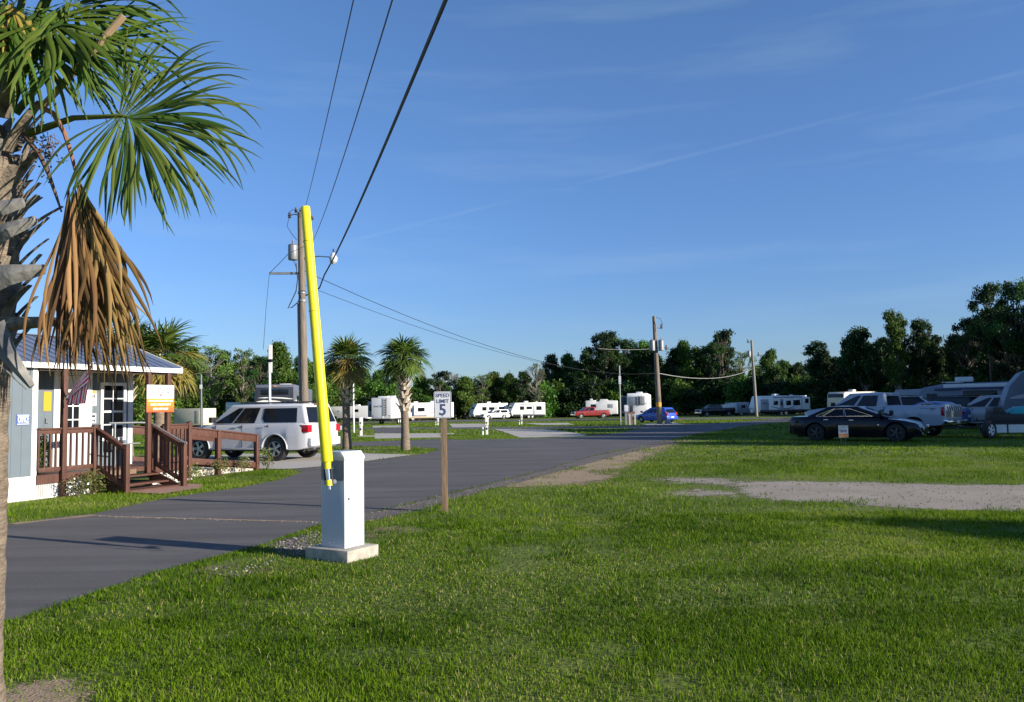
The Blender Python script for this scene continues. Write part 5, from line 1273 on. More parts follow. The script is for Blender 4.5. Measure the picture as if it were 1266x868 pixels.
sed = dict(L=5.0, W=1.88, R=.35, xf=1.62, xr=-1.38, zb=.20, zmid=.55, tw=.24, taper=.22, t0=.70, trimline=True,
    top=[(-2.5, .86), (-2.35, .98), (-1.5, 1.0), (.2, .95), (1.1, .92), (1.9, .82), (2.3, .72), (2.44, .62), (2.5, .54)],
    cab=(-1.85, 1.32, -.98, .22, .955, 1.38, .80, .60),
    panes=[('s', [(.52, .10), (.86, .10), (.70, .88), (.54, .88)], None), ('s', [(.22, .10), (.50, .10), (.52, .88), (.30, .88)], None), ('s', [(.12, .14), (.20, .10), (.28, .88), (.24, .86)], None), ('f', [(.02, .04), (.98, .04), (.98, .95), (.02, .95)], None), ('b', [(.04, .06), (.96, .06), (.96, .92), (.04, .92)], None)],
    handles=[(.02, .84), (-.95, .86)], seams=(1.05, -.02, -.95), seamtop=.93, rim=mat('dark_alloy', (.06, .06, .07), .35, .6), mm=carblack,
    lamps=[('headlight', clearl, 1, .46, .74, .54, .64, .20), ('tail_light', redl, -1, .45, .72, .72, .84, .2), ('fog_light', clearl, 1, .50, .64, .30, .35, .05)],
    boxes=[('grille', chrome, 2.45, 2.52, -.34, .34, .38, .58, .02), ('grille_mesh', blackp, 2.50, 2.527, -.28, .28, .42, .54, .01), ('side_vent', chrome, .98, 1.16, -.955, -.94, .62, .67, .004), ('licence_plate', trimw, -2.52, -2.505, -.2, .2, .55, .67, .004)])
hatch = dict(L=4.1, W=1.72, R=.31, xf=1.30, xr=-1.22, zb=.22, zmid=.55, tw=.2, taper=.15,
    top=[(-2.05, .90), (-1.9, .96), (1.0, .94), (1.6, .82), (1.95, .70), (2.05, .55)], cab=(-1.95, 1.35, -1.62, .35, .94, 1.47, .78, .64),
    panes=[('s', [(.56, .10), (.86, .10), (.70, .88), (.57, .88)], None), ('s', [(.14, .12), (.52, .10), (.53, .88), (.18, .88)], None), ('f', [(.02, .06), (.98, .06), (.98, .95), (.02, .95)], None), ('b', [(.04, .06), (.96, .06), (.96, .85), (.04, .85)], None)],
    handles=[(.1, .84), (-.8, .86)], seams=(.95, .02), seamtop=.92, lamps=[('tail_light', redl, -1, .58, .80, .72, 1.0, .2), ('headlight', clearl, 1, .5, .8, .6, .76, .25)],
    boxes=[('rear_bumper', carblue, -2.12, -1.95, -.82, .82, .30, .62, .04), ('licence_plate', trimw, -2.135, -2.12, -.2, .2, .46, .58, .004)])
# heading from the observed rear and front wheels
car('black_sedan', 'black luxury sedan with chrome grille parked on the grass in tree shade', 'car', (13.87, 33.2), (.80, -.60), sed, carblack)
pk = car('pickup_truck', 'shade-greyed white crew cab pickup with cargo bed standing behind the black sedan', 'pickup', (16.5, 37.0), (-.66, .75), pick, truckwhite)
mb = MB()
for k in range(6): mb.bb(-3.145, -3.13, -.80, .80, .84 + .05 * k, .865 + .05 * k)
for k in range(7): mb.bar((-3.15, -.75 + .22 * k, 1.14), (-3.15, -.62 + .22 * k, 1.32), .02, .03)
mb.build('tailgate_slats', blackp, pk)
text_mesh('OFF ROAD', .13, 'lettering', blackp, pk, face_M((-2.45, 1.012, 1.20), (-1, 0, 0)), bold=.002, shear=.4)
pk2 = dict(pick); pk2['boxes'] = [b for b in pick['boxes'] if b[0] != 'fuel_door'] + [('bed_cap', silver, -3.05, -.72, -.92, .92, 1.37, 1.86, .05)]
pk2['top'] = pick['top']
car('pickup_truck', 'silver pickup with bed cap behind the utility trailer with teal covers', 'pickup', (at(1222, 43).x + 1.2, 43.5), (-.72, .69), dict(pk2, dz=-.18), silver)
bk = dict(suv, L=5.0)
def carg(s_): return s_
car('dark_suv', 'dark SUV half hidden behind the bed of the shade-greyed pickup', 'car', (at(1128, 47).x, 47), (.80, -.60), dict(suv, dz=-.02), carblack)
car('dark_suv', 'dark SUV between the shade-greyed pickup and the old camper', 'car', (at(1163, 51).x, 51), (-.5, .86), dict(suv, dz=-.05), carblack)
car('blue_sedan', 'blue sedan showing over the bed of the shade-greyed pickup', 'car', (at(1148, 46).x, 46), (-.42, .91), dict(sed, dz=.08), mat('paint_mid_blue', (.06, .12, .30), .3, var=.05, coat=.5))
car('red_pickup', 'dark red pickup parked before the trees on the far lawn', 'pickup', (at(730, 138).x, 138), (-.97, -.25), pick, carred)
b0_ = G(811, 523); car('blue_hatchback', 'bright blue hatchback parked beside the banded utility pole', 'car', (at(811, 83).x, 83), (-.62, .78), hatch, carblue)
car('white_suv', 'white SUV parked in front of the left travel trailer', 'car', (at(612, 152).x, 152), (-.93, -.37), suv, white)
car('black_pickup', 'black pickup with white cap parked under the far trees', 'pickup', (at(884, 133).x, 133), (-.96, -.28), dict(pick, boxes=pick['boxes'] + [('bed_cap', rvwhite, -3.05, -.8, -.9, .9, 1.37, 1.9, .05)]), carblack)

# ------------------------------------------------------------------ campers and trailers
def camper(name, label, cat, loc, heading, L_, W, H, z0, prof, mats, feats, wheels=(), wr=.36, group=None, roofkit=(), dz=0):
    """prof: side outline (x,z); feats: (kind, side, x0,x1,z0,z1,material)"""
    root = empty(name, (loc[0], loc[1], gz(*loc[:2]) + dz), math.atan2(heading[1], heading[0]), label, cat, group)
    mb = MB(); mb.prism(prof, -W / 2, W / 2); mb.build('body', mats, root, bevel=.07, seg=2)
    for ft in feats:
        nm, sd_, x0, x1, za, zb_, m = ft[:7]; pr = ft[7] if len(ft) > 7 else .02
        if sd_ in ('l', 'r', 's'):
            for s in ((1, -1) if sd_ == 's' else ((1,) if sd_ == 'l' else (-1,))):
                y0 = s * (W / 2 - .02); y1 = s * (W / 2 + pr); mb = MB(); mb.bb(x0, x1, min(y0, y1), max(y0, y1), za, zb_); mb.build(nm, m, root, bevel=.004 if pr < .1 else .03)
        else:
            s = 1 if sd_ == 'f' else -1; xe = (L_ / 2) * s if len(ft) < 9 else ft[8]
            xa, xb = xe - s * .02, xe + s * pr; mb = MB(); mb.bb(min(xa, xb), max(xa, xb), x0, x1, za, zb_); mb.build(nm, m, root, bevel=.004 if pr < .1 else .03)
    for x in wheels:
        for s in (1, -1): wheel(root, (x, s * (W / 2 - .14), wr), wr, .22, trimw)
    if wheels:
        mb = MB(); mb.bb(-L_ / 2 + .3, L_ / 2 - .4, -W / 2 + .25, W / 2 - .25, z0 - .18, z0 + .05); mb.build('chassis', darkgap, root)
    for (x, w_, h_, ll) in roofkit:
        mb = MB(); mb.bb(x - ll / 2, x + ll / 2, -w_ / 2, w_ / 2, H - .02, H + h_); mb.build('roof_unit', roofmatw, root, bevel=.05)
    return root
def swoosh(root, y, polys, W):
    for nm, m, pts in polys:
        for s in (1, -1):
            mb = MB(); a = s * (W / 2 - .01); b = s * (W / 2 + .008 + .002 * y); mb.prism(pts, min(a, b), max(a, b)); mb.build('swoosh', m, root)
def curve_band(x0, z0, x1, z1, bow, w0, w1, n=10):
    up = []; dn = []
    for i in range(n + 1):
        t = i / n; x = x0 + (x1 - x0) * t; z = z0 + (z1 - z0) * t + bow * math.sin(math.pi * t); w_ = w0 + (w1 - w0) * t; w_ *= max(.08, math.sin(math.pi * min(1, t * 1.2 + .02)) ** .5 if t < .8 else 1 - (t - .8) * 4.5)
        up.append((x, z + w_ / 2)); dn.append((x, z - w_ / 2))
    return up + dn[::-1]
def tt_prof(L_, H, z0=.55, nose=.9):
    return [(-L_ / 2, z0), (L_ / 2 - .25, z0), (L_ / 2, z0 + .75), (L_ / 2 - .15, z0 + 1.2), (L_ / 2 - nose, H), (-L_ / 2 + .05, H)]
def tongue(root, L_):
    mb = MB(); mb.bar((L_ / 2 - .3, .5, .5), (L_ / 2 + 1.1, 0, .45), .08, .1); mb.bar((L_ / 2 - .3, -.5, .5), (L_ / 2 + 1.1, 0, .45), .08, .1); mb.tube([(L_ / 2 + .95, 0, 0), (L_ / 2 + .95, 0, .6)], .04, 8); mb.build('hitch', blackp, root)
    for s in (.2, -.2):
        mb = MB(); mb.lathe([(.14, .5), (.15, .55), (.15, .9), (.08, 1.0)], 12, Matrix.Translation((L_ / 2 + .25, s, 0))); mb.build('gas_bottle', white, root)
# two travel trailers on the far lawn
for px, d, L_, lab, sl in ((604, 163, 7.4, 'white travel trailer with the white SUV parked before it', 0), (650, 163, 7.4, 'white travel trailer with open door and awning right of the white SUV', 1)):
    r = camper('travel_trailer', lab, 'camper', (at(px, d).x, d), (-.92, -.38), L_, 2.5, 3.15, .55, tt_prof(L_, 3.1), rvwhite,
        [('window', 's', .9, 1.8, 1.7, 2.4, glass), ('window', 's', -.8, .4, 1.8, 2.35, glass), ('window', 's', -2.9, -1.7, 1.6, 2.4, glass), ('window', 'f', -.7, .7, 1.9, 2.35, glass, .03, L_ / 2 - .35), ('door', 's', -1.5, -.95, .75, 2.6, rvgrey), ('skirt', 's', -L_ / 2 + .1, L_ / 2 - .4, .55, .85, rvdark, .012)] + ([('slide_out', 'r', -3.3, -.2, .9, 2.7, rvwhite, .6), ('slide_window', 'r', -3.0, -2.0, 1.5, 2.3, glass, .62), ('awning', 'l', -3.2, 1.5, 2.75, 2.9, rvgrey, .14)] if sl else []),
        (-.9, -.1), .36, 'travel trailers on the far lawn', [(0, .7, .28, .8), (-2.3, .35, .15, .4)])
    tongue(r, L_); swoosh(r, 1, [('swoosh', swoosh_b if sl else rvgrey, curve_band(3.0, 1.3, -2.0, 1.25, .22, .12, .2))], 2.5)
# long white trailer with swooshes near the third pole
L_ = 9.2; r = camper('travel_trailer', 'long white travel trailer with dark swooshes and slide out under the trees', 'camper', (at(962, 131).x, 131), (-.955, -.30), L_, 2.5, 3.15, .6, tt_prof(L_, 3.15, .6, .7), white,
    [('nose_panel', 's', 2.6, 4.05, .75, 2.6, rvgrey, .012), ('window', 's', .9, 1.7, 1.7, 2.35, glass), ('door', 's', -.1, .55, .85, 2.6, rvgrey), ('window', 's', -1.5, -.6, 1.6, 2.35, glass), ('window', 's', -3.2, -1.9, 1.6, 2.45, glass), ('door_window', 's', .05, .4, 1.6, 2.3, glass, .03), ('slide_out', 'l', -4.55, -3.35, .9, 2.9, rvwhite, .7), ('slide_window', 'l', -4.3, -3.6, 1.9, 2.6, glass, .72), ('skirt', 's', -4.5, 4.2, .6, .95, rvdark, .014), ('awning', 's', -3.6, 1.8, 2.85, 2.97, swoosh_g, .1)], (-.6, .3), .36, None, [(.5, .8, .3, .9), (-2.5, .4, .15, .4)])
tongue(r, L_); swoosh(r, 2, [('a', swoosh_g, curve_band(2.3, 1.45, -2.9, 1.25, -.28, .14, .10)), ('b', swoosh_g, curve_band(.2, 1.0, -3.3, 1.9, -.2, .16, .08)), ('c', navy, curve_band(3.9, 2.0, 2.4, 1.7, .1, .3, .12))], 2.5)
mb = MB(); mb.bar((.2, 1.3, .1), (.9, 1.35, 1.0), .06, .04); mb.build('entry_steps', rawwood, r)
# grey fifth wheel seen from the rear
L_ = 10; r = camper('fifth_wheel_camper', 'light grey fifth wheel camper seen from behind with ladder and script lettering', 'camper', (at(479, 110).x + .6, 110), (.13, .99), L_, 2.6, 3.45, .75, [(-L_ / 2, .75), (2.8, .75), (3.0, 1.5), (5, 1.5), (5, 2.9), (4.6, 3.4), (-L_ / 2, 3.45)], mat('rv_light_grey', (.50, .51, .54), .4, var=.05),
    [('rear_panel', 'b', -1.22, 1.22, .95, 3.3, mat('rv_panel_grey', (.58, .59, .62), .4, var=.04), .012), ('slide_out', 'l', -3.5, 1.0, .95, 3.0, rvgrey, .95), ('slide_window', 'l', -2.9, -1.6, 1.7, 2.6, glass, .97), ('slide_end_window', 'b', 1.55, 2.05, 1.75, 2.6, glass, .02, -3.5), ('tail_light', 'b', -1.15, -1.0, 1.05, 1.2, redl, .03), ('tail_light', 'b', 1.0, 1.15, 1.05, 1.2, redl, .03), ('bumper', 'b', -1.2, 1.2, .62, .78, blackp, .12), ('lower_window', 'b', -.35, -.05, .8, 1.05, trimw, .02)], (-1.3, -.4), .38, None, [(.0, .9, .3, 1.0), (-3.8, 1.3, .2, .8)])
mb = MB()
for y in (-.75, -.35): mb.bar((-L_ / 2 - .08, y, 1.1), (-L_ / 2 - .08, y, 3.4), .04, .04)
for k in range(7): mb.bar((-L_ / 2 - .08, -.75, 1.3 + .3 * k), (-L_ / 2 - .08, -.35, 1.3 + .3 * k), .035, .035)
mb.build('ladder', blackp, r)
text_mesh('Arctic Fox', .42, 'lettering', swoosh_g, r, face_M((-L_ / 2 - .02, .45, 2.35), (0, -1, 0)), shear=.5, width=1.25, bold=.005)
# rounded white gooseneck camper left of it
L_ = 8.0; r = camper('gooseneck_camper', 'white rounded nose trailer half hidden by the left palm trunk', 'camper', (at(433, 150).x, 150), (-.97, .24), L_, 2.5, 2.9, .9, [(-L_ / 2, .6), (2.0, .6), (2.2, 1.1), (3.6, 1.15), (3.95, 1.5), (4.0, 2.1), (3.75, 2.6), (3.2, 2.85), (-L_ / 2, 2.9)], white,
    [('window', 's', -2.2, -1.4, 1.8, 2.3, glass), ('vent', 's', 1.5, 1.9, 1.9, 2.1, rvgrey), ('emblem', 's', 2.6, 3.1, 1.9, 2.1, rvgrey), ('underframe', 's', -3.5, 1.8, .5, .75, rvdark, .012)], (-1.3, -.4), .38, None, [(-1.5, .7, .25, .8)])
# class A behind it
L_ = 9.5; r = camper('motorhome', 'white motorhome with beige swoosh between the right palm and speed sign', 'camper', (at(528, 152).x, 152), (-.93, -.36), L_, 2.5, 3.3, .5, [(-L_ / 2, .5), (L_ / 2 - .1, .5), (L_ / 2, 1.2), (L_ / 2 - .25, 3.0), (L_ / 2 - .6, 3.3), (-L_ / 2, 3.3)], white,
    [('windscreen', 'f', -1.05, 1.05, 1.5, 2.6, glass, .03, L_ / 2 - .12), ('window', 's', 3.2, 4.1, 1.6, 2.4, glass), ('slide_out', 'l', .2, 2.9, 1.0, 2.9, rvwhite, .4), ('slide_window', 'l', .9, 2.2, 1.7, 2.4, glass, .42), ('window', 's', -1.8, -.9, 1.7, 2.4, glass), ('window', 's', -3.9, -2.9, 1.7, 2.4, glass), ('skirt', 's', -4.6, 4.4, .5, .8, swoosh_b, .012)], (-2.6, 3.0), .42, None, [(-1, .7, .3, .8), (2.2, .7, .25, .8)])
swoosh(r, 2, [('a', swoosh_b, curve_band(1.8, 1.0, -4.5, 1.6, .25, .3, .15)), ('b', swoosh_g, curve_band(2.8, 1.4, -3.8, 1.15, -.2, .1, .06))], 2.5)
# beige cargo trailer left
L_ = 4.4; r = camper('cargo_trailer', 'beige enclosed cargo trailer left of the white driveway SUV', 'trailer', (at(241, 96).x, 96), (-.93, .36), L_, 2.1, 2.35, .4, [(-L_ / 2, .4), (L_ / 2, .4), (L_ / 2, 2.2), (L_ / 2 - .12, 2.35), (-L_ / 2, 2.35)], beige,
    [('side_door', 'l', -1.6, -.9, .6, 2.1, mat('beige_door', (.50, .48, .40), .5)), ('rear_door', 'b', -.95, .95, .55, 2.2, mat('beige_door2', (.52, .50, .42), .5)), ('tail_light', 'b', -.95, -.85, .5, .65, redl, .03), ('tail_light', 'b', .85, .95, .5, .65, redl, .03)], (-.2,), .33)
mb = MB(); mb.tube([(-.2 + .5 * math.cos(math.pi * k / 10), 1.06, .35 + .5 * math.sin(math.pi * k / 10)) for k in range(11)], .04, 6); mb.build('mudguard', blackp, r)
# striped motorhome behind the SUV
L_ = 10.0; r = camper('motorhome', 'dark and white motorhome with red and silver swirls behind the driveway SUV', 'camper', (at(345, 55).x - .9, 60), (-.12, .993), L_, 2.55, 3.35, .5, [(-L_ / 2, .5), (L_ / 2, .5), (L_ / 2, 3.3), (-L_ / 2 + .2, 3.45), (-L_ / 2, 3.3)], swoosh_g,
    [('upper_panel', 'b', -1.22, 1.22, 2.1, 3.25, rvdark, .015), ('rear_window', 'b', -.9, .9, 2.75, 3.1, glass, .025), ('mid_panel', 'b', -1.2, 1.2, 1.5, 2.0, rvdark, .016), ('upper_panel', 's', -4.8, 4.8, 2.7, 3.2, swoosh_g, .015), ('window', 's', -3.8, -2.6, 2.1, 2.7, glass, .03), ('window', 's', -1.0, .6, 2.1, 2.7, glass, .03), ('slide_out', 'l', -1.5, 2.5, 1.0, 3.1, rvgrey, .7), ('lower_panel', 's', -4.8, 4.8, .6, 1.6, swoosh_g, .013), ('clearance_light', 'b', -.1, .1, 3.3, 3.36, amber, .04)], (-2.6, 3.4), .45, None, [(0, .8, .28, .9)])
for s_ in ((rvwhite, curve_band(-1.2, 1.9, 1.2, 2.3, .18, .25, .12), .03), (swoosh_r, curve_band(-1.1, 1.75, .9, 2.0, .1, .22, .10), .034), (trimw, curve_band(-1.2, 2.45, 1.1, 2.55, .05, .10, .06), .038)):
    mb = MB(); vs = [(-L_ / 2 - s_[2], x, z) for x, z in s_[1]] + [(-L_ / 2 - .005, x, z) for x, z in s_[1]]; n = len(s_[1])
    mb.add(vs, [tuple(range(n)), tuple(range(n, 2 * n))[::-1]] + [(i, (i + 1) % n, n + (i + 1) % n, n + i) for i in range(n)]); mb.build('swirl', s_[0], r)
swoosh(r, 2, [('a', swoosh_r, curve_band(4.2, 1.7, -4.4, 2.1, .15, .18, .3)), ('b', trimw, curve_band(4.4, 2.2, -4.6, 2.35, .12, .12, .2))], 2.55)
L_ = 5; r = camper('pop_up_camper', 'low pale green folded camper left of the swirl striped motorhome', 'camper', (at(303, 58).x, 58), (.99, .1), 2.2, 2.0, 1.9, .5, [(-1.1, .5), (1.1, .5), (1.1, 2.2), (-1.1, 2.32)], mat('pale_green_panel', (.45, .55, .52), .5, var=.08),
    [('roof_edge', 's', -1.08, 1.08, 2.0, 2.1, trimw), ('panel', 's', -.9, .9, .8, 1.9, rvgrey, .012)], (0,), .33)
# white motorhome with ladder by the second pole
L_ = 9.0; r = camper('motorhome', 'white motorhome with rear window ladder and red lettering by the blue hatchback', 'camper', (at(788, 104).x + .9, 108), (.22, .975), L_, 2.5, 3.4, .45, [(-L_ / 2, .45), (L_ / 2, .45), (L_ / 2, 3.3), (-L_ / 2 + .45, 3.42), (-L_ / 2 + .1, 3.2), (-L_ / 2, 2.6)], white,
    [('rear_window', 'b', -.95, .95, 1.95, 3.0, mat('grey_window', (.28, .30, .33), .2, var=.1), .06), ('slide_out', 'l', -2.8, 1.5, .9, 3.1, rvgrey, 1.0), ('slide_window', 'l', -1.5, .2, 1.7, 2.6, glass, 1.02), ('slide_end_window', 'b', 1.5, 2.1, 1.2, 3.0, rvdark, .02, -2.8), ('bumper', 'b', -1.2, 1.2, .4, .62, rvgrey, .1), ('tail_light', 'b', -1.2, -1.05, .7, 1.1, redl, .05), ('side_panel', 'l', -4.4, -2.9, .6, 2.9, rvdark, .012)], (-2.4, 3.2), .42, None, [(0, .8, .25, .9)])  # left side panel and slide-out in darker paint, standing for that side's shade
mb = MB()
for y in (-.55, -.15): mb.bar((-L_ / 2 - .12, y, 2.0), (-L_ / 2 - .12, y, 3.2), .04, .04)
for k in range(4): mb.bar((-L_ / 2 - .12, -.55, 2.1 + .3 * k), (-L_ / 2 - .12, -.15, 2.1 + .3 * k), .035, .035)
mb.build('ladder', blackp, r)
text_mesh('Trek', .48, 'lettering', swoosh_r, r, face_M((-L_ / 2 - .03, .75, 1.0), (0, -1, 0)), shear=.2, bold=.01)
# white camper behind the red pickup
L_ = 6; camper('travel_trailer', 'small white trailer with stepped roof behind the dark red pickup', 'camper', (at(744, 158).x, 158), (-.98, .18), L_, 2.4, 3.3, .6, [(-3, .6), (3, .6), (3, 3.2), (1.2, 3.3), (1.0, 3.0), (.4, 3.0), (.2, 3.45), (-1, 3.45), (-1.3, 3.2), (-3, 3.15)], white,
    [('window', 's', 1.0, 2.0, 1.8, 2.5, glass), ('window', 's', -2.2, -1.2, 1.8, 2.5, rvgrey)], (0, -.8), .35, None, [(2, .5, .3, .5)])
L_ = 3.4; r = camper('box_trailer', 'small white box trailer behind the black pickup', 'trailer', (at(911, 136).x, 136), (-.98, -.2), L_, 1.9, 2.25, .45, [(-1.7, .45), (1.7, .45), (1.7, 2.2), (-1.7, 2.25)], rvgrey,
    [('side_panel', 's', .5, 1.6, .5, 2.15, rvwhite), ('side_door', 's', -1.4, .2, .6, 2.1, silver), ('window', 's', -1.0, -.3, 1.3, 1.8, glass, .03)], (-.3,), .33)
# right-hand cluster in the shade
L_ = 9; r = camper('motorhome', 'beige motorhome with dark curved windscreen far behind the shade-greyed pickup', 'camper', (at(1058, 112).x + .4, 114), (-.80, -.60), 8.5, 2.5, 3.3, .5, [(-4.25, .5), (4.15, .5), (4.25, 1.5), (4.1, 3.0), (3.7, 3.25), (-4.25, 3.3)], beige,
    [('windscreen', 'f', -1.15, 1.15, 1.4, 3.0, glass, .03, 4.12), ('window', 's', 2.6, 3.6, 1.7, 2.5, glass), ('window', 's', -.6, 1.2, 1.8, 2.5, glass), ('stripe', 's', -4.2, 4.1, 1.2, 1.35, swoosh_b, .012)], (-2.3, 2.6), .42, None, [(0, .7, .28, .8)])
L_ = 5.5; camper('cargo_trailer', 'white cargo trailer among the dark SUVs behind the pickup bed', 'trailer', (at(1147, 60).x, 60), (-.9, .43), 4.6, 2.2, 2.5, .5, [(-2.3, .5), (2.2, .5), (2.3, 1.2), (2.1, 2.4), (-2.3, 2.5)], rvgrey,
    [('window', 's', -1.8, -.9, 1.4, 2.0, glass), ('rear_opening', 'b', -.95, .95, .6, 2.3, blackp, .012)], (-.2,), .35)
L_ = 7.6; r = camper('old_camper', 'old white camper with roof air conditioner and dark awning stripe at far right', 'camper', (at(1215, 52).x + .6, 53), (-.83, .56), L_, 2.4, 2.75, .55, [(-3.8, .55), (2.4, .55), (2.5, 1.35), (3.6, 1.45), (3.8, 1.75), (3.3, 2.4), (2.2, 2.6), (-3.8, 2.7)], mat('camper_white_shaded', (.17, .20, .26), .5, var=.1),  # white camper, tree shade put into the dark bluish body colour
    [('awning', 's', -3.5, 2.6, 2.20, 2.34, navy, .12), ('roof_band', 's', -3.7, 2.1, 2.36, 2.58, rvwhite, .03), ('window', 's', -.9, 1.0, 1.55, 2.15, glass), ('window_frame', 's', -1.0, 1.1, 2.16, 2.2, trimw, .03), ('window', 's', -3.2, -1.8, 1.5, 2.15, glass), ('cab_window', 's', 2.5, 3.1, 1.6, 2.0, glass), ('stripe', 's', -3.7, 3.4, 1.2, 1.3, navy, .012), ('rack', 's', 1.2, 2.2, 2.7, 2.74, roofmatw, .03)], (-1.6, 3.0), .36, None, [(1.0, .75, .30, 1.0), (-2.4, .4, .2, .4)])
L_ = 8.5; r = camper('travel_trailer', 'ribbed blue grey travel trailer nose with pale swoosh at the right edge', 'camper', (at(1240, 37.5).x + 5.9, 39.6), (-.90, .43), L_, 2.5, 2.95, .5, [(-L_ / 2, .5), (L_ / 2 - .35, .5), (L_ / 2 - .1, 1.2), (L_ / 2 - .45, 2.2), (L_ / 2 - 1.0, 2.85), (L_ / 2 - 1.5, 3.05), (-L_ / 2, 3.05)], mat('rv_blue_grey_shaded', (.10, .125, .17), .45, var=.05),  # blue grey body painted darker to stand for the tree shade
    [('lower_panel', 's', -4.2, 3.75, .55, 1.2, rvgrey, .012), ('window', 's', 0, 1.2, 1.5, 2.2, glass), ('window', 's', -2.5, -1.4, 1.5, 2.2, glass), ('storage_door', 's', 2.1, 3.3, .62, 1.14, trimw, .03)], (-.5, .4), .36, None, [(0, .8, .3, .9)])
mb = MB(); z = 1.25
while z < 2.75:
    x1 = 4.0 - max(0, (z - 1.2)) * .40 - .05
    for s in (1, -1): y0 = s * 1.245; y1 = s * 1.262; mb.bb(-4.2, x1, min(y0, y1), max(y0, y1), z, z + .02)
    z += .075
mb.build('siding_rib', mat('rib_dark', (.12, .14, .18), .5), r); swoosh(r, 6, [('a', rvgrey, curve_band(3.8, 1.6, -1.5, 2.75, -.12, .30, .45))], 2.5)
tongue(r, 8.5)
# utility trailer with covered load
ut = empty('utility_trailer', (at(1243, 33).x + 1.0, 33.2, 0), math.atan2(.25, -.97), 'low utility trailer with white side panels at the right edge', 'trailer')
mb = MB(); mb.bb(-2.2, 2.0, -.8, .8, .58, .63); mb.bb(-2.2, 2.0, .80, .84, .56, .64); mb.bar((2.0, .5, .45), (3.1, 0, .45), .07, .07); mb.bar((2.0, -.5, .45), (3.1, 0, .45), .07, .07)
for x in (-2.17, -.55, 1.0, 1.97): mb.bb(x - .02, x + .02, .80, .845, .22, .60)
mb.build('frame', blackp, ut)
for x0, x1 in ((-2.14, -.58), (-.52, .97), (1.03, 1.94)): mb = MB(); mb.bb(x0, x1, .80, .83, .24, .56); mb.build('side_panel', trimw, ut)
for x in (-.9,):
    for s in (1, -1): wheel(ut, (x, s * .68, .30), .30, .18, trimw)
spare = wheel(None, (0, 0, 0), .36, .22, trimw); spare.name = 'spare_wheel'; spare.location = ut.matrix_basis @ Vector((2.05, 1.0, .36)) if False else Vector((at(1221, 32.6).x, 32.6, .36)); spare.rotation_euler = (0, 0, .5)
tag(spare, 'upright dark tyre leaning at the front of the utility trailer', 'tyre')
UM = Matrix.Translation(ut.location) @ Matrix.Rotation(math.atan2(.25, -.97), 4, 'Z')
bxr = empty('dark_chest', UM @ Vector((.55, .1, .632)), math.atan2(.25, -.97), 'dark box strapped on the utility trailer under the teal cover', 'box')
mb = MB(); mb.bb(-.9, .9, -.55, .55, 0, .34); mb.prism([(.35, .33), (.9, .33), (.85, .62), (.55, .62)], -.5, .5); mb.build('chest', blackp, bxr, bevel=.03)
def tarp(loc, w_, d_, h_, seed, label):
    r = empty('teal_cover', loc, math.atan2(.25, -.97) + .1, label, 'cover', 'teal covers on the utility trailer'); mb = MB(); n = 10; vs = []
    rg = np.random.default_rng(seed)
    for i in range(n + 1):
        for j in range(n + 1):
            u, v = i / n, j / n; e = min(u, 1 - u, v, 1 - v); z = h_ * (1 - (2 * u - 1) ** 4 * .8) * (1 - (2 * v - 1) ** 6) + .02 * math.sin(u * 17 + seed) * math.cos(v * 11); vs.append(((u - .5) * w_, (v - .5) * d_, max(0, z) * (1.1 - .5 * u)))
    fs = [(i * (n + 1) + j, (i + 1) * (n + 1) + j, (i + 1) * (n + 1) + j + 1, i * (n + 1) + j + 1) for i in range(n) for j in range(n)]
    mb.add(vs, fs); m_ = mb.build('tarp', teal, r)
tarp(UM @ Vector((.35, .1, .975)), .95, .95, .32, 1, 'teal cover draped over the dark box on the utility trailer')
tarp(UM @ Vector((-1.1, .1, .634)), .9, .95, .36, 2, 'second teal cover lying low at the right end of the utility trailer')
# yard sign in front of the sedan
ys = empty('yard_sign', (at(1041, 29.6).x, 29.6, 0), R(4), 'small white and orange yard sign on wire legs before the black sedan', 'sign')
mb = MB(); mb.tube([(-.10, 0, -.05), (-.10, 0, .72)], .006, 6); mb.tube([(.08, 0, -.05), (.08, 0, .72)], .006, 6); mb.build('wire_leg', galv, ys)
z0 = P(1040, 541, 29.6).z; z1 = P(1040, 526, 29.6).z
mb = MB(); mb.bb(-.18, .18, -.014, -.008, z0, z1); mb.build('board', signface, ys)
mb = MB(); mb.bb(-.175, .175, -.017, -.0145, z0 + .005, z0 + (z1 - z0) * .33); mb.build('orange_panel', mat('muted_orange', (.5, .22, .10), .6), ys)
text_mesh('THE KEY', .12, 'lettering', navy, ys, face_M((0, -.0165, z0 + (z1 - z0) * .52), (1, 0, 0)), bold=.004, width=.29)
mb = MB(); mb.prism([(-.02, z0 + (z1 - z0) * .8), (.02, z0 + (z1 - z0) * .8), (0, z0 + (z1 - z0) * .92)], -.0165, -.0145); mb.build('emblem', blackM, ys)

# ------------------------------------------------------------------ poles, pedestals, wires
def transformer(parent, loc, r_=.2, h_=.75):
    mb = MB(); mb.lathe([(r_ * .9, 0), (r_, .03), (r_, h_ * .9), (r_ * .96, h_ * .93), (r_ * 1.02, h_ * .95), (r_ * .8, h_)], 20); t = mb.build('transformer', galv, parent, loc=loc)
    mb = MB(); mb.lathe([(.03, h_), (.05, h_ + .05), (.03, h_ + .08), (.045, h_ + .13), (.015, h_ + .2)], 10); mb.build('bushing', mat('porcelain', (.25, .2, .18), .4), t)
def insulator(mb, c, s=1): mb.lathe([(.03 * s, 0), (.07 * s, .03 * s), (.04 * s, .06 * s), (.07 * s, .1 * s), (.04 * s, .13 * s), (.05 * s, .2 * s)], 10, Matrix.Translation(c))
b1 = at(377.5, 32); u1 = empty('utility_pole', b1, 0, 'tall wooden utility pole behind the yellow barrier arm', 'utility pole', 'utility poles')
top1 = P(371.5, 263, 32) - b1
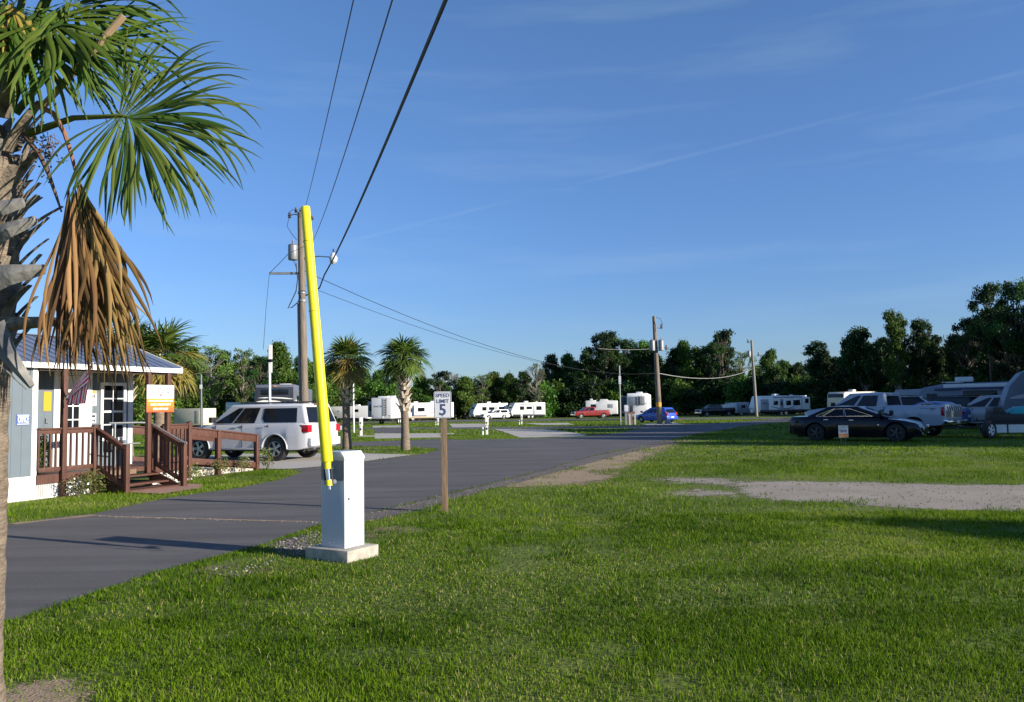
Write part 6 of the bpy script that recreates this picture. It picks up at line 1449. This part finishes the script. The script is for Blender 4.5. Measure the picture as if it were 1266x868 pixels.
def on1(py, px=None):   # point on the pole at an image row
    z = P(373, py, 32).z; t = z / top1.z; return Vector((top1.x * t, 0, z))
mb = MB(); mb.tube([(0, 0, -.2), top1 * .5, top1], [.17, .15, .12], 16); mb.build('pole', polewood, u1)
transformer(u1, on1(322) + Vector((-.30, -.12, -.0)), .19, .62)
mb = MB(); q = on1(338); mb.bar(q, P(333, 338, 32) - b1, .07, .09); mb.build('cross_arm', galv, u1)
mb = MB(); q = on1(319); e = P(409, 318, 31.6) - b1; mb.tube([q, q.lerp(e, .6) + Vector((0, 0, .05)), e], [.025, .022, .02], 8); la = mb.build('lamp_bracket', galv, u1)
mb = MB(); mb.lathe([(.02, .22), (.09, .18), (.13, .05), (.17, 0), (.14, -.16), (.05, -.24)], 14, Matrix.Translation(e + Vector((.1, 0, -.03)))); mb.build('street_lamp_head', lampm, la)
mb = MB(); mb.tube([e + Vector((.1, 0, .15)), e + Vector((.1, 0, .32))], .03, 8); mb.build('photocell', blackp, la)
mb = MB(); q = on1(267); e = P(358, 266, 32) - b1; mb.tube([q, q.lerp(e, .5) + Vector((0, 0, .05)), e], .02, 6); insulator(mb, e + Vector((0, 0, -.12)), 1.1); insulator(mb, P(366, 263, 32) - b1); insulator(mb, top1 + Vector((0, 0, -.02)), .9); insulator(mb, P(386, 272, 32) - b1, .8); mb.tube([on1(271), P(386, 270, 32) - b1], .015, 6); mb.build('insulator', mat('insulator_brown', (.06, .05, .06), .4), u1)
mb = MB()
def wire(mb, pts, r_=.012): mb.tube([p for p in pts], r_, 5)
W_ = lambda x, y: P(x, y, 31.85) - b1
wire(mb, [W_(357, 270), W_(355, 280), W_(360, 288), W_(367, 297)]); wire(mb, [W_(366, 325), W_(368, 345), W_(366, 360), W_(360, 373), W_(356, 381), W_(361, 380), W_(368, 374), W_(372, 368), W_(371, 360)], .02)
wire(mb, [W_(333, 338), W_(345, 326), W_(362, 308)]); wire(mb, [W_(358, 262), W_(362, 259), W_(368, 262), W_(372, 268)], .01); wire(mb, [W_(362, 306), W_(361, 318), W_(366, 330), W_(369, 345)], .012)
mb.build('drop_wire', cable, u1)
mb = MB(); q = on1(372); mb.tube([q - Vector((0, 0, .04)), q + Vector((0, 0, .04))], .17, 12); q = on1(362); mb.tube([q - Vector((0, 0, .04)), q + Vector((0, 0, .04))], .17, 12); mb.tube([on1(375) + Vector((-.17, 0, 0)), Vector((-.17, 0, .1))], .035, 8); mb.build('clamp_band', galv, u1)
mb = MB(); mb.tube([P(333, 339, 32), P(329, 380, 32.5), P(325.5, 432, 33)], .008, 5); o = mb.build('guy_wire', cable); tag(o, 'thin wire hanging down from the left bracket end of the tall wooden pole', 'wire')

b2 = at(815, 72); u2 = empty('utility_pole', b2, 0, 'wooden utility pole with yellow band and transformers by the blue hatchback', 'utility pole', 'utility poles')
top2 = P(808.5, 391, 72) - b2
def on2(py): z = P(812, py, 72).z - b2.z; return top2 * (z / top2.z)
mb = MB(); mb.tube([(0, 0, -.2), top2 * .5, top2], [.25, .215, .15], 14); mb.build('pole', polewood, u2)
mb = MB(); q = on2(503); q2 = on2(497.5); mb.tube([q, q2], .25, 14); mb.build('marker_band', yelM, u2)
for dx in (-.35, .42): transformer(u2, on2(434) + Vector((dx, -.30, 0)), .24, .95)
mb = MB(); insulator(mb, on2(433) + Vector((.95, 0, 0)), 2.2); mb.tube([on2(430), on2(430) + Vector((.95, 0, 0))], .03, 6); insulator(mb, P(818, 406, 72) - b2, 2); mb.tube([on2(405), P(818, 406, 72) - b2], .03, 6); mb.build('insulator', mat('insulator_grey', (.2, .2, .22), .4), u2)
mb = MB(); c_ = lambda x, y: P(x, y, 71.6) - b2; wire(mb, [c_(811, 392), c_(816, 394), c_(819, 400), c_(818, 407)], .02); mb.build('drop_wire', cable, u2)
mb = MB(); mb.lathe([(.3, 0), (.32, .1), (.2, .35), (.1, .4)], 12, Matrix.Translation((.7, -.2, 0))); mb.build('ground_cover_cap', galv, u2)
b3 = at(935, 121); u3 = empty('utility_pole', b3, 0, 'thin leaning utility pole beside the long white travel trailer', 'utility pole', 'utility poles')
top3 = P(929, 420.5, 121) - b3
mb = MB(); mb.tube([(0, 0, -.2), top3 * .5, top3], [.24, .21, .16], 12); mb.build('pole', mat('pole_grey', (.20, .19, .165), .85, var=.2), u3)
transformer(u3, top3 * .78 + Vector((-.5, 0, 0)), .25, .9)
mb = MB(); insulator(mb, top3 * .79 + Vector((.9, 0, 0)), 2.6); mb.tube([top3 * .79, top3 * .79 + Vector((.9, 0, 0))], .03, 5); insulator(mb, P(925, 424, 121) - b3, 2.6); mb.tube([P(925, 424, 121) - b3, top3 * .98], .03, 5); mb.tube([top3 * .52 + Vector((-.6, 0, 0)), top3 * .52], .05, 5); mb.build('insulator', galv, u3)
def line(label, pts, r_, m=cable, n=28):
    mb = MB(); mb.tube(pts, r_, 6); o = mb.build('power_line', m); tag(o, label, 'cable', 'overhead cables'); return o
def cat(a, b, sag, n=26): return [a.lerp(b, i / n) - Vector((0, 0, 4 * sag * (i / n) * (1 - i / n))) for i in range(n + 1)]
# service cables from over the camera to the first pole
A = P(395, 356, 31.9); B = P(401, 340, 31); Cc = P(411, 322, 30); D = P(551, 0, 9.2); E = D + (D - Cc) * 1.2
line('thick black twisted cable swooping down from the top to the first pole', [P(377, 366, 32), A, B, Cc] + cat(Cc, D, .12)[1:] + [E], .028)
A = P(376, 262, 32); D = P(437, 0, 10.5); line('thin wire reaching the top of the first pole, leftmost of the overhead three', cat(A, D, .10) + [D + (D - A)], .009)
A = P(386, 300, 32); D = P(485, 0, 9.0); line('thin wire between the thick cable and the leftmost overhead wire', cat(A, D, .22) + [D + (D - A)], .010)
A = P(376, 335, 32); B = P(812, 461, 72); line('upper sagging cable between the first pole and the yellow banded pole', cat(A, B, 1.38), .012)
A = P(376, 352, 32); B = P(812, 461.5, 72); line('lower sagging cable between the first pole and the yellow banded pole', cat(A, B, 1.15), .009)
A = P(812, 461, 72); B = P(930, 456, 121); line('pale cable from the yellow banded pole to the thin leaning pole', cat(A, B, .9), .032, cablel)
A = P(700, 455.5, 60); B = P(812, 460, 72)
A = P(809, 430, 72); B = at(700, 72); line('short pale wire left of the transformers on the yellow banded pole', cat(P(740, 431, 68), P(809, 431, 72), .1), .014, cablel)
# service masts and camp pedestals
def mast(name, label, cat_, px, d, py, r_, m, head=None, group=None):
    b = at(px, d); r = empty(name, b, 0, label, cat_, group); t = P(px - .8, py, d) - b
    mb = MB(); mb.tube([(0, 0, -.1), t], [r_, r_ * .9], 8); mb.build('mast', m, r)
    if head: head(r, t)
    return r
def h1(r, t):
    mb = MB(); mb.bb(-.02 + t.x, .10 + t.x, -.05, .05, t.z - 1.1, t.z + .02); mb.build('antenna', trimw, r); mb = MB(); mb.tube([(t.x - .07, -.06, t.z - .62), (t.x + .13, -.06, t.z - .62)], .06, 10); mb.build('lamp_ring', blackp, r)
mast('light_mast', 'white light mast standing behind the driveway SUV roof', 'mast', 334, 33, 427, .055, white, h1)
mast('light_mast', 'thin white pole behind the trunk of the left palm', 'mast', 437.5, 60, 474, .06, white)
def h2(r, t):
    mb = MB(); mb.bb(t.x - .12, t.x + .10, -.08, .05, t.z - 1.4, t.z - 1.0); mb.build('meter', lampm, r); mb = MB(); mb.bar((t.x - .9, 0, t.z - .0), (t.x + .9, 0, t.z + .3), .04, .05); mb.build('cross_arm', polewood, r)
mast('service_pole', 'thin grey pole with white meter right of the cargo trailer', 'pole', 249.5, 80, 463, .09, galv, h2)
mast('service_pole', 'slim pole with pale top left of the white motorhome', 'pole', 766.5, 70, 452, .07, galv, lambda r, t: (MB().bb(t.x - .10, t.x + .10, -.1, .1, t.z - 1.6, t.z - .9).build('meter', signface, r)))
for px, lab in ((773.5, 'grey meter box on twin posts, left of the pair by the motorhome'), (780, 'brown meter post, right of the pair by the motorhome')):
    b = at(px, 71); r = empty('meter_post', b, 0, lab, 'meter post'); m_ = galv if px < 775 else rawwood
    mb = MB(); mb.bb(-.09, .09, -.09, .09, -.1, 1.75); mb.build('post', m_, r); mb = MB(); mb.bb(-.16, .16, -.2, -.095, 1.15, 1.7); mb.build('meter_box', signface if px < 775 else rvdark, r, bevel=.02)
    mb = MB(); mb.bb(.22, .38, -.09, .09, -.1, .95); mb.build('stub_post', concgrey, r, bevel=.02)
def pedestal(px, py, lab, tall=1.02, twin=True):
    b = G(px, py); r = empty('power_pedestal', b, 0, lab, 'power pedestal', 'camp power pedestals')
    mb = MB(); mb.bb(-.07, .07, -.07, .07, -.02, tall * .9); mb.build('post', white, r, bevel=.01)
    mb = MB(); mb.bb(-.10, .10, -.13, .08, tall * .55, tall); mb.build('meter_head', white, r, bevel=.02)
    mb = MB(); mb.bb(-.05, .05, -.145, -.131, tall * .30, tall * .42); mb.bb(-.045, .045, -.145, -.131, tall * .66, tall * .74); mb.build('outlet', blackp, r)
    if twin: mb = MB(); mb.tube([(-.24, .0, -.02), (-.24, 0, .45)], .05, 10); mb.build('water_riser', white, r)
pedestal(602, 538, 'white power pedestal nearest the road, right of the speed sign')
pedestal(645, 525, 'white power pedestal on the far lawn before the right travel trailer', 1.1)
pedestal(446.5, 539, 'white power pedestal between the two palms', 1.12, False)
pedestal(541.5, 526, 'white power pedestal just left of the speed sign post', .85)
pedestal(1128, 0, '') if False else None
r = empty('camp_table', at(418, 62), .3, 'small dark folding stand on the lawn behind the driveway SUV', 'stand')
mb = MB(); mb.bb(-.45, .45, -.3, .3, .55, .62); mb.build('top', rvdark, r); mb = MB()
for x in (-.35, .35):
    for y in (-.22, .22): mb.bb(x - .03, x + .03, y - .03, y + .03, 0, .55)
mb.build('leg', blackp, r); mb = MB(); mb.bb(-.1, .38, -.2, .2, .15, .5); mb.build('tank', rvgrey, r, bevel=.05)
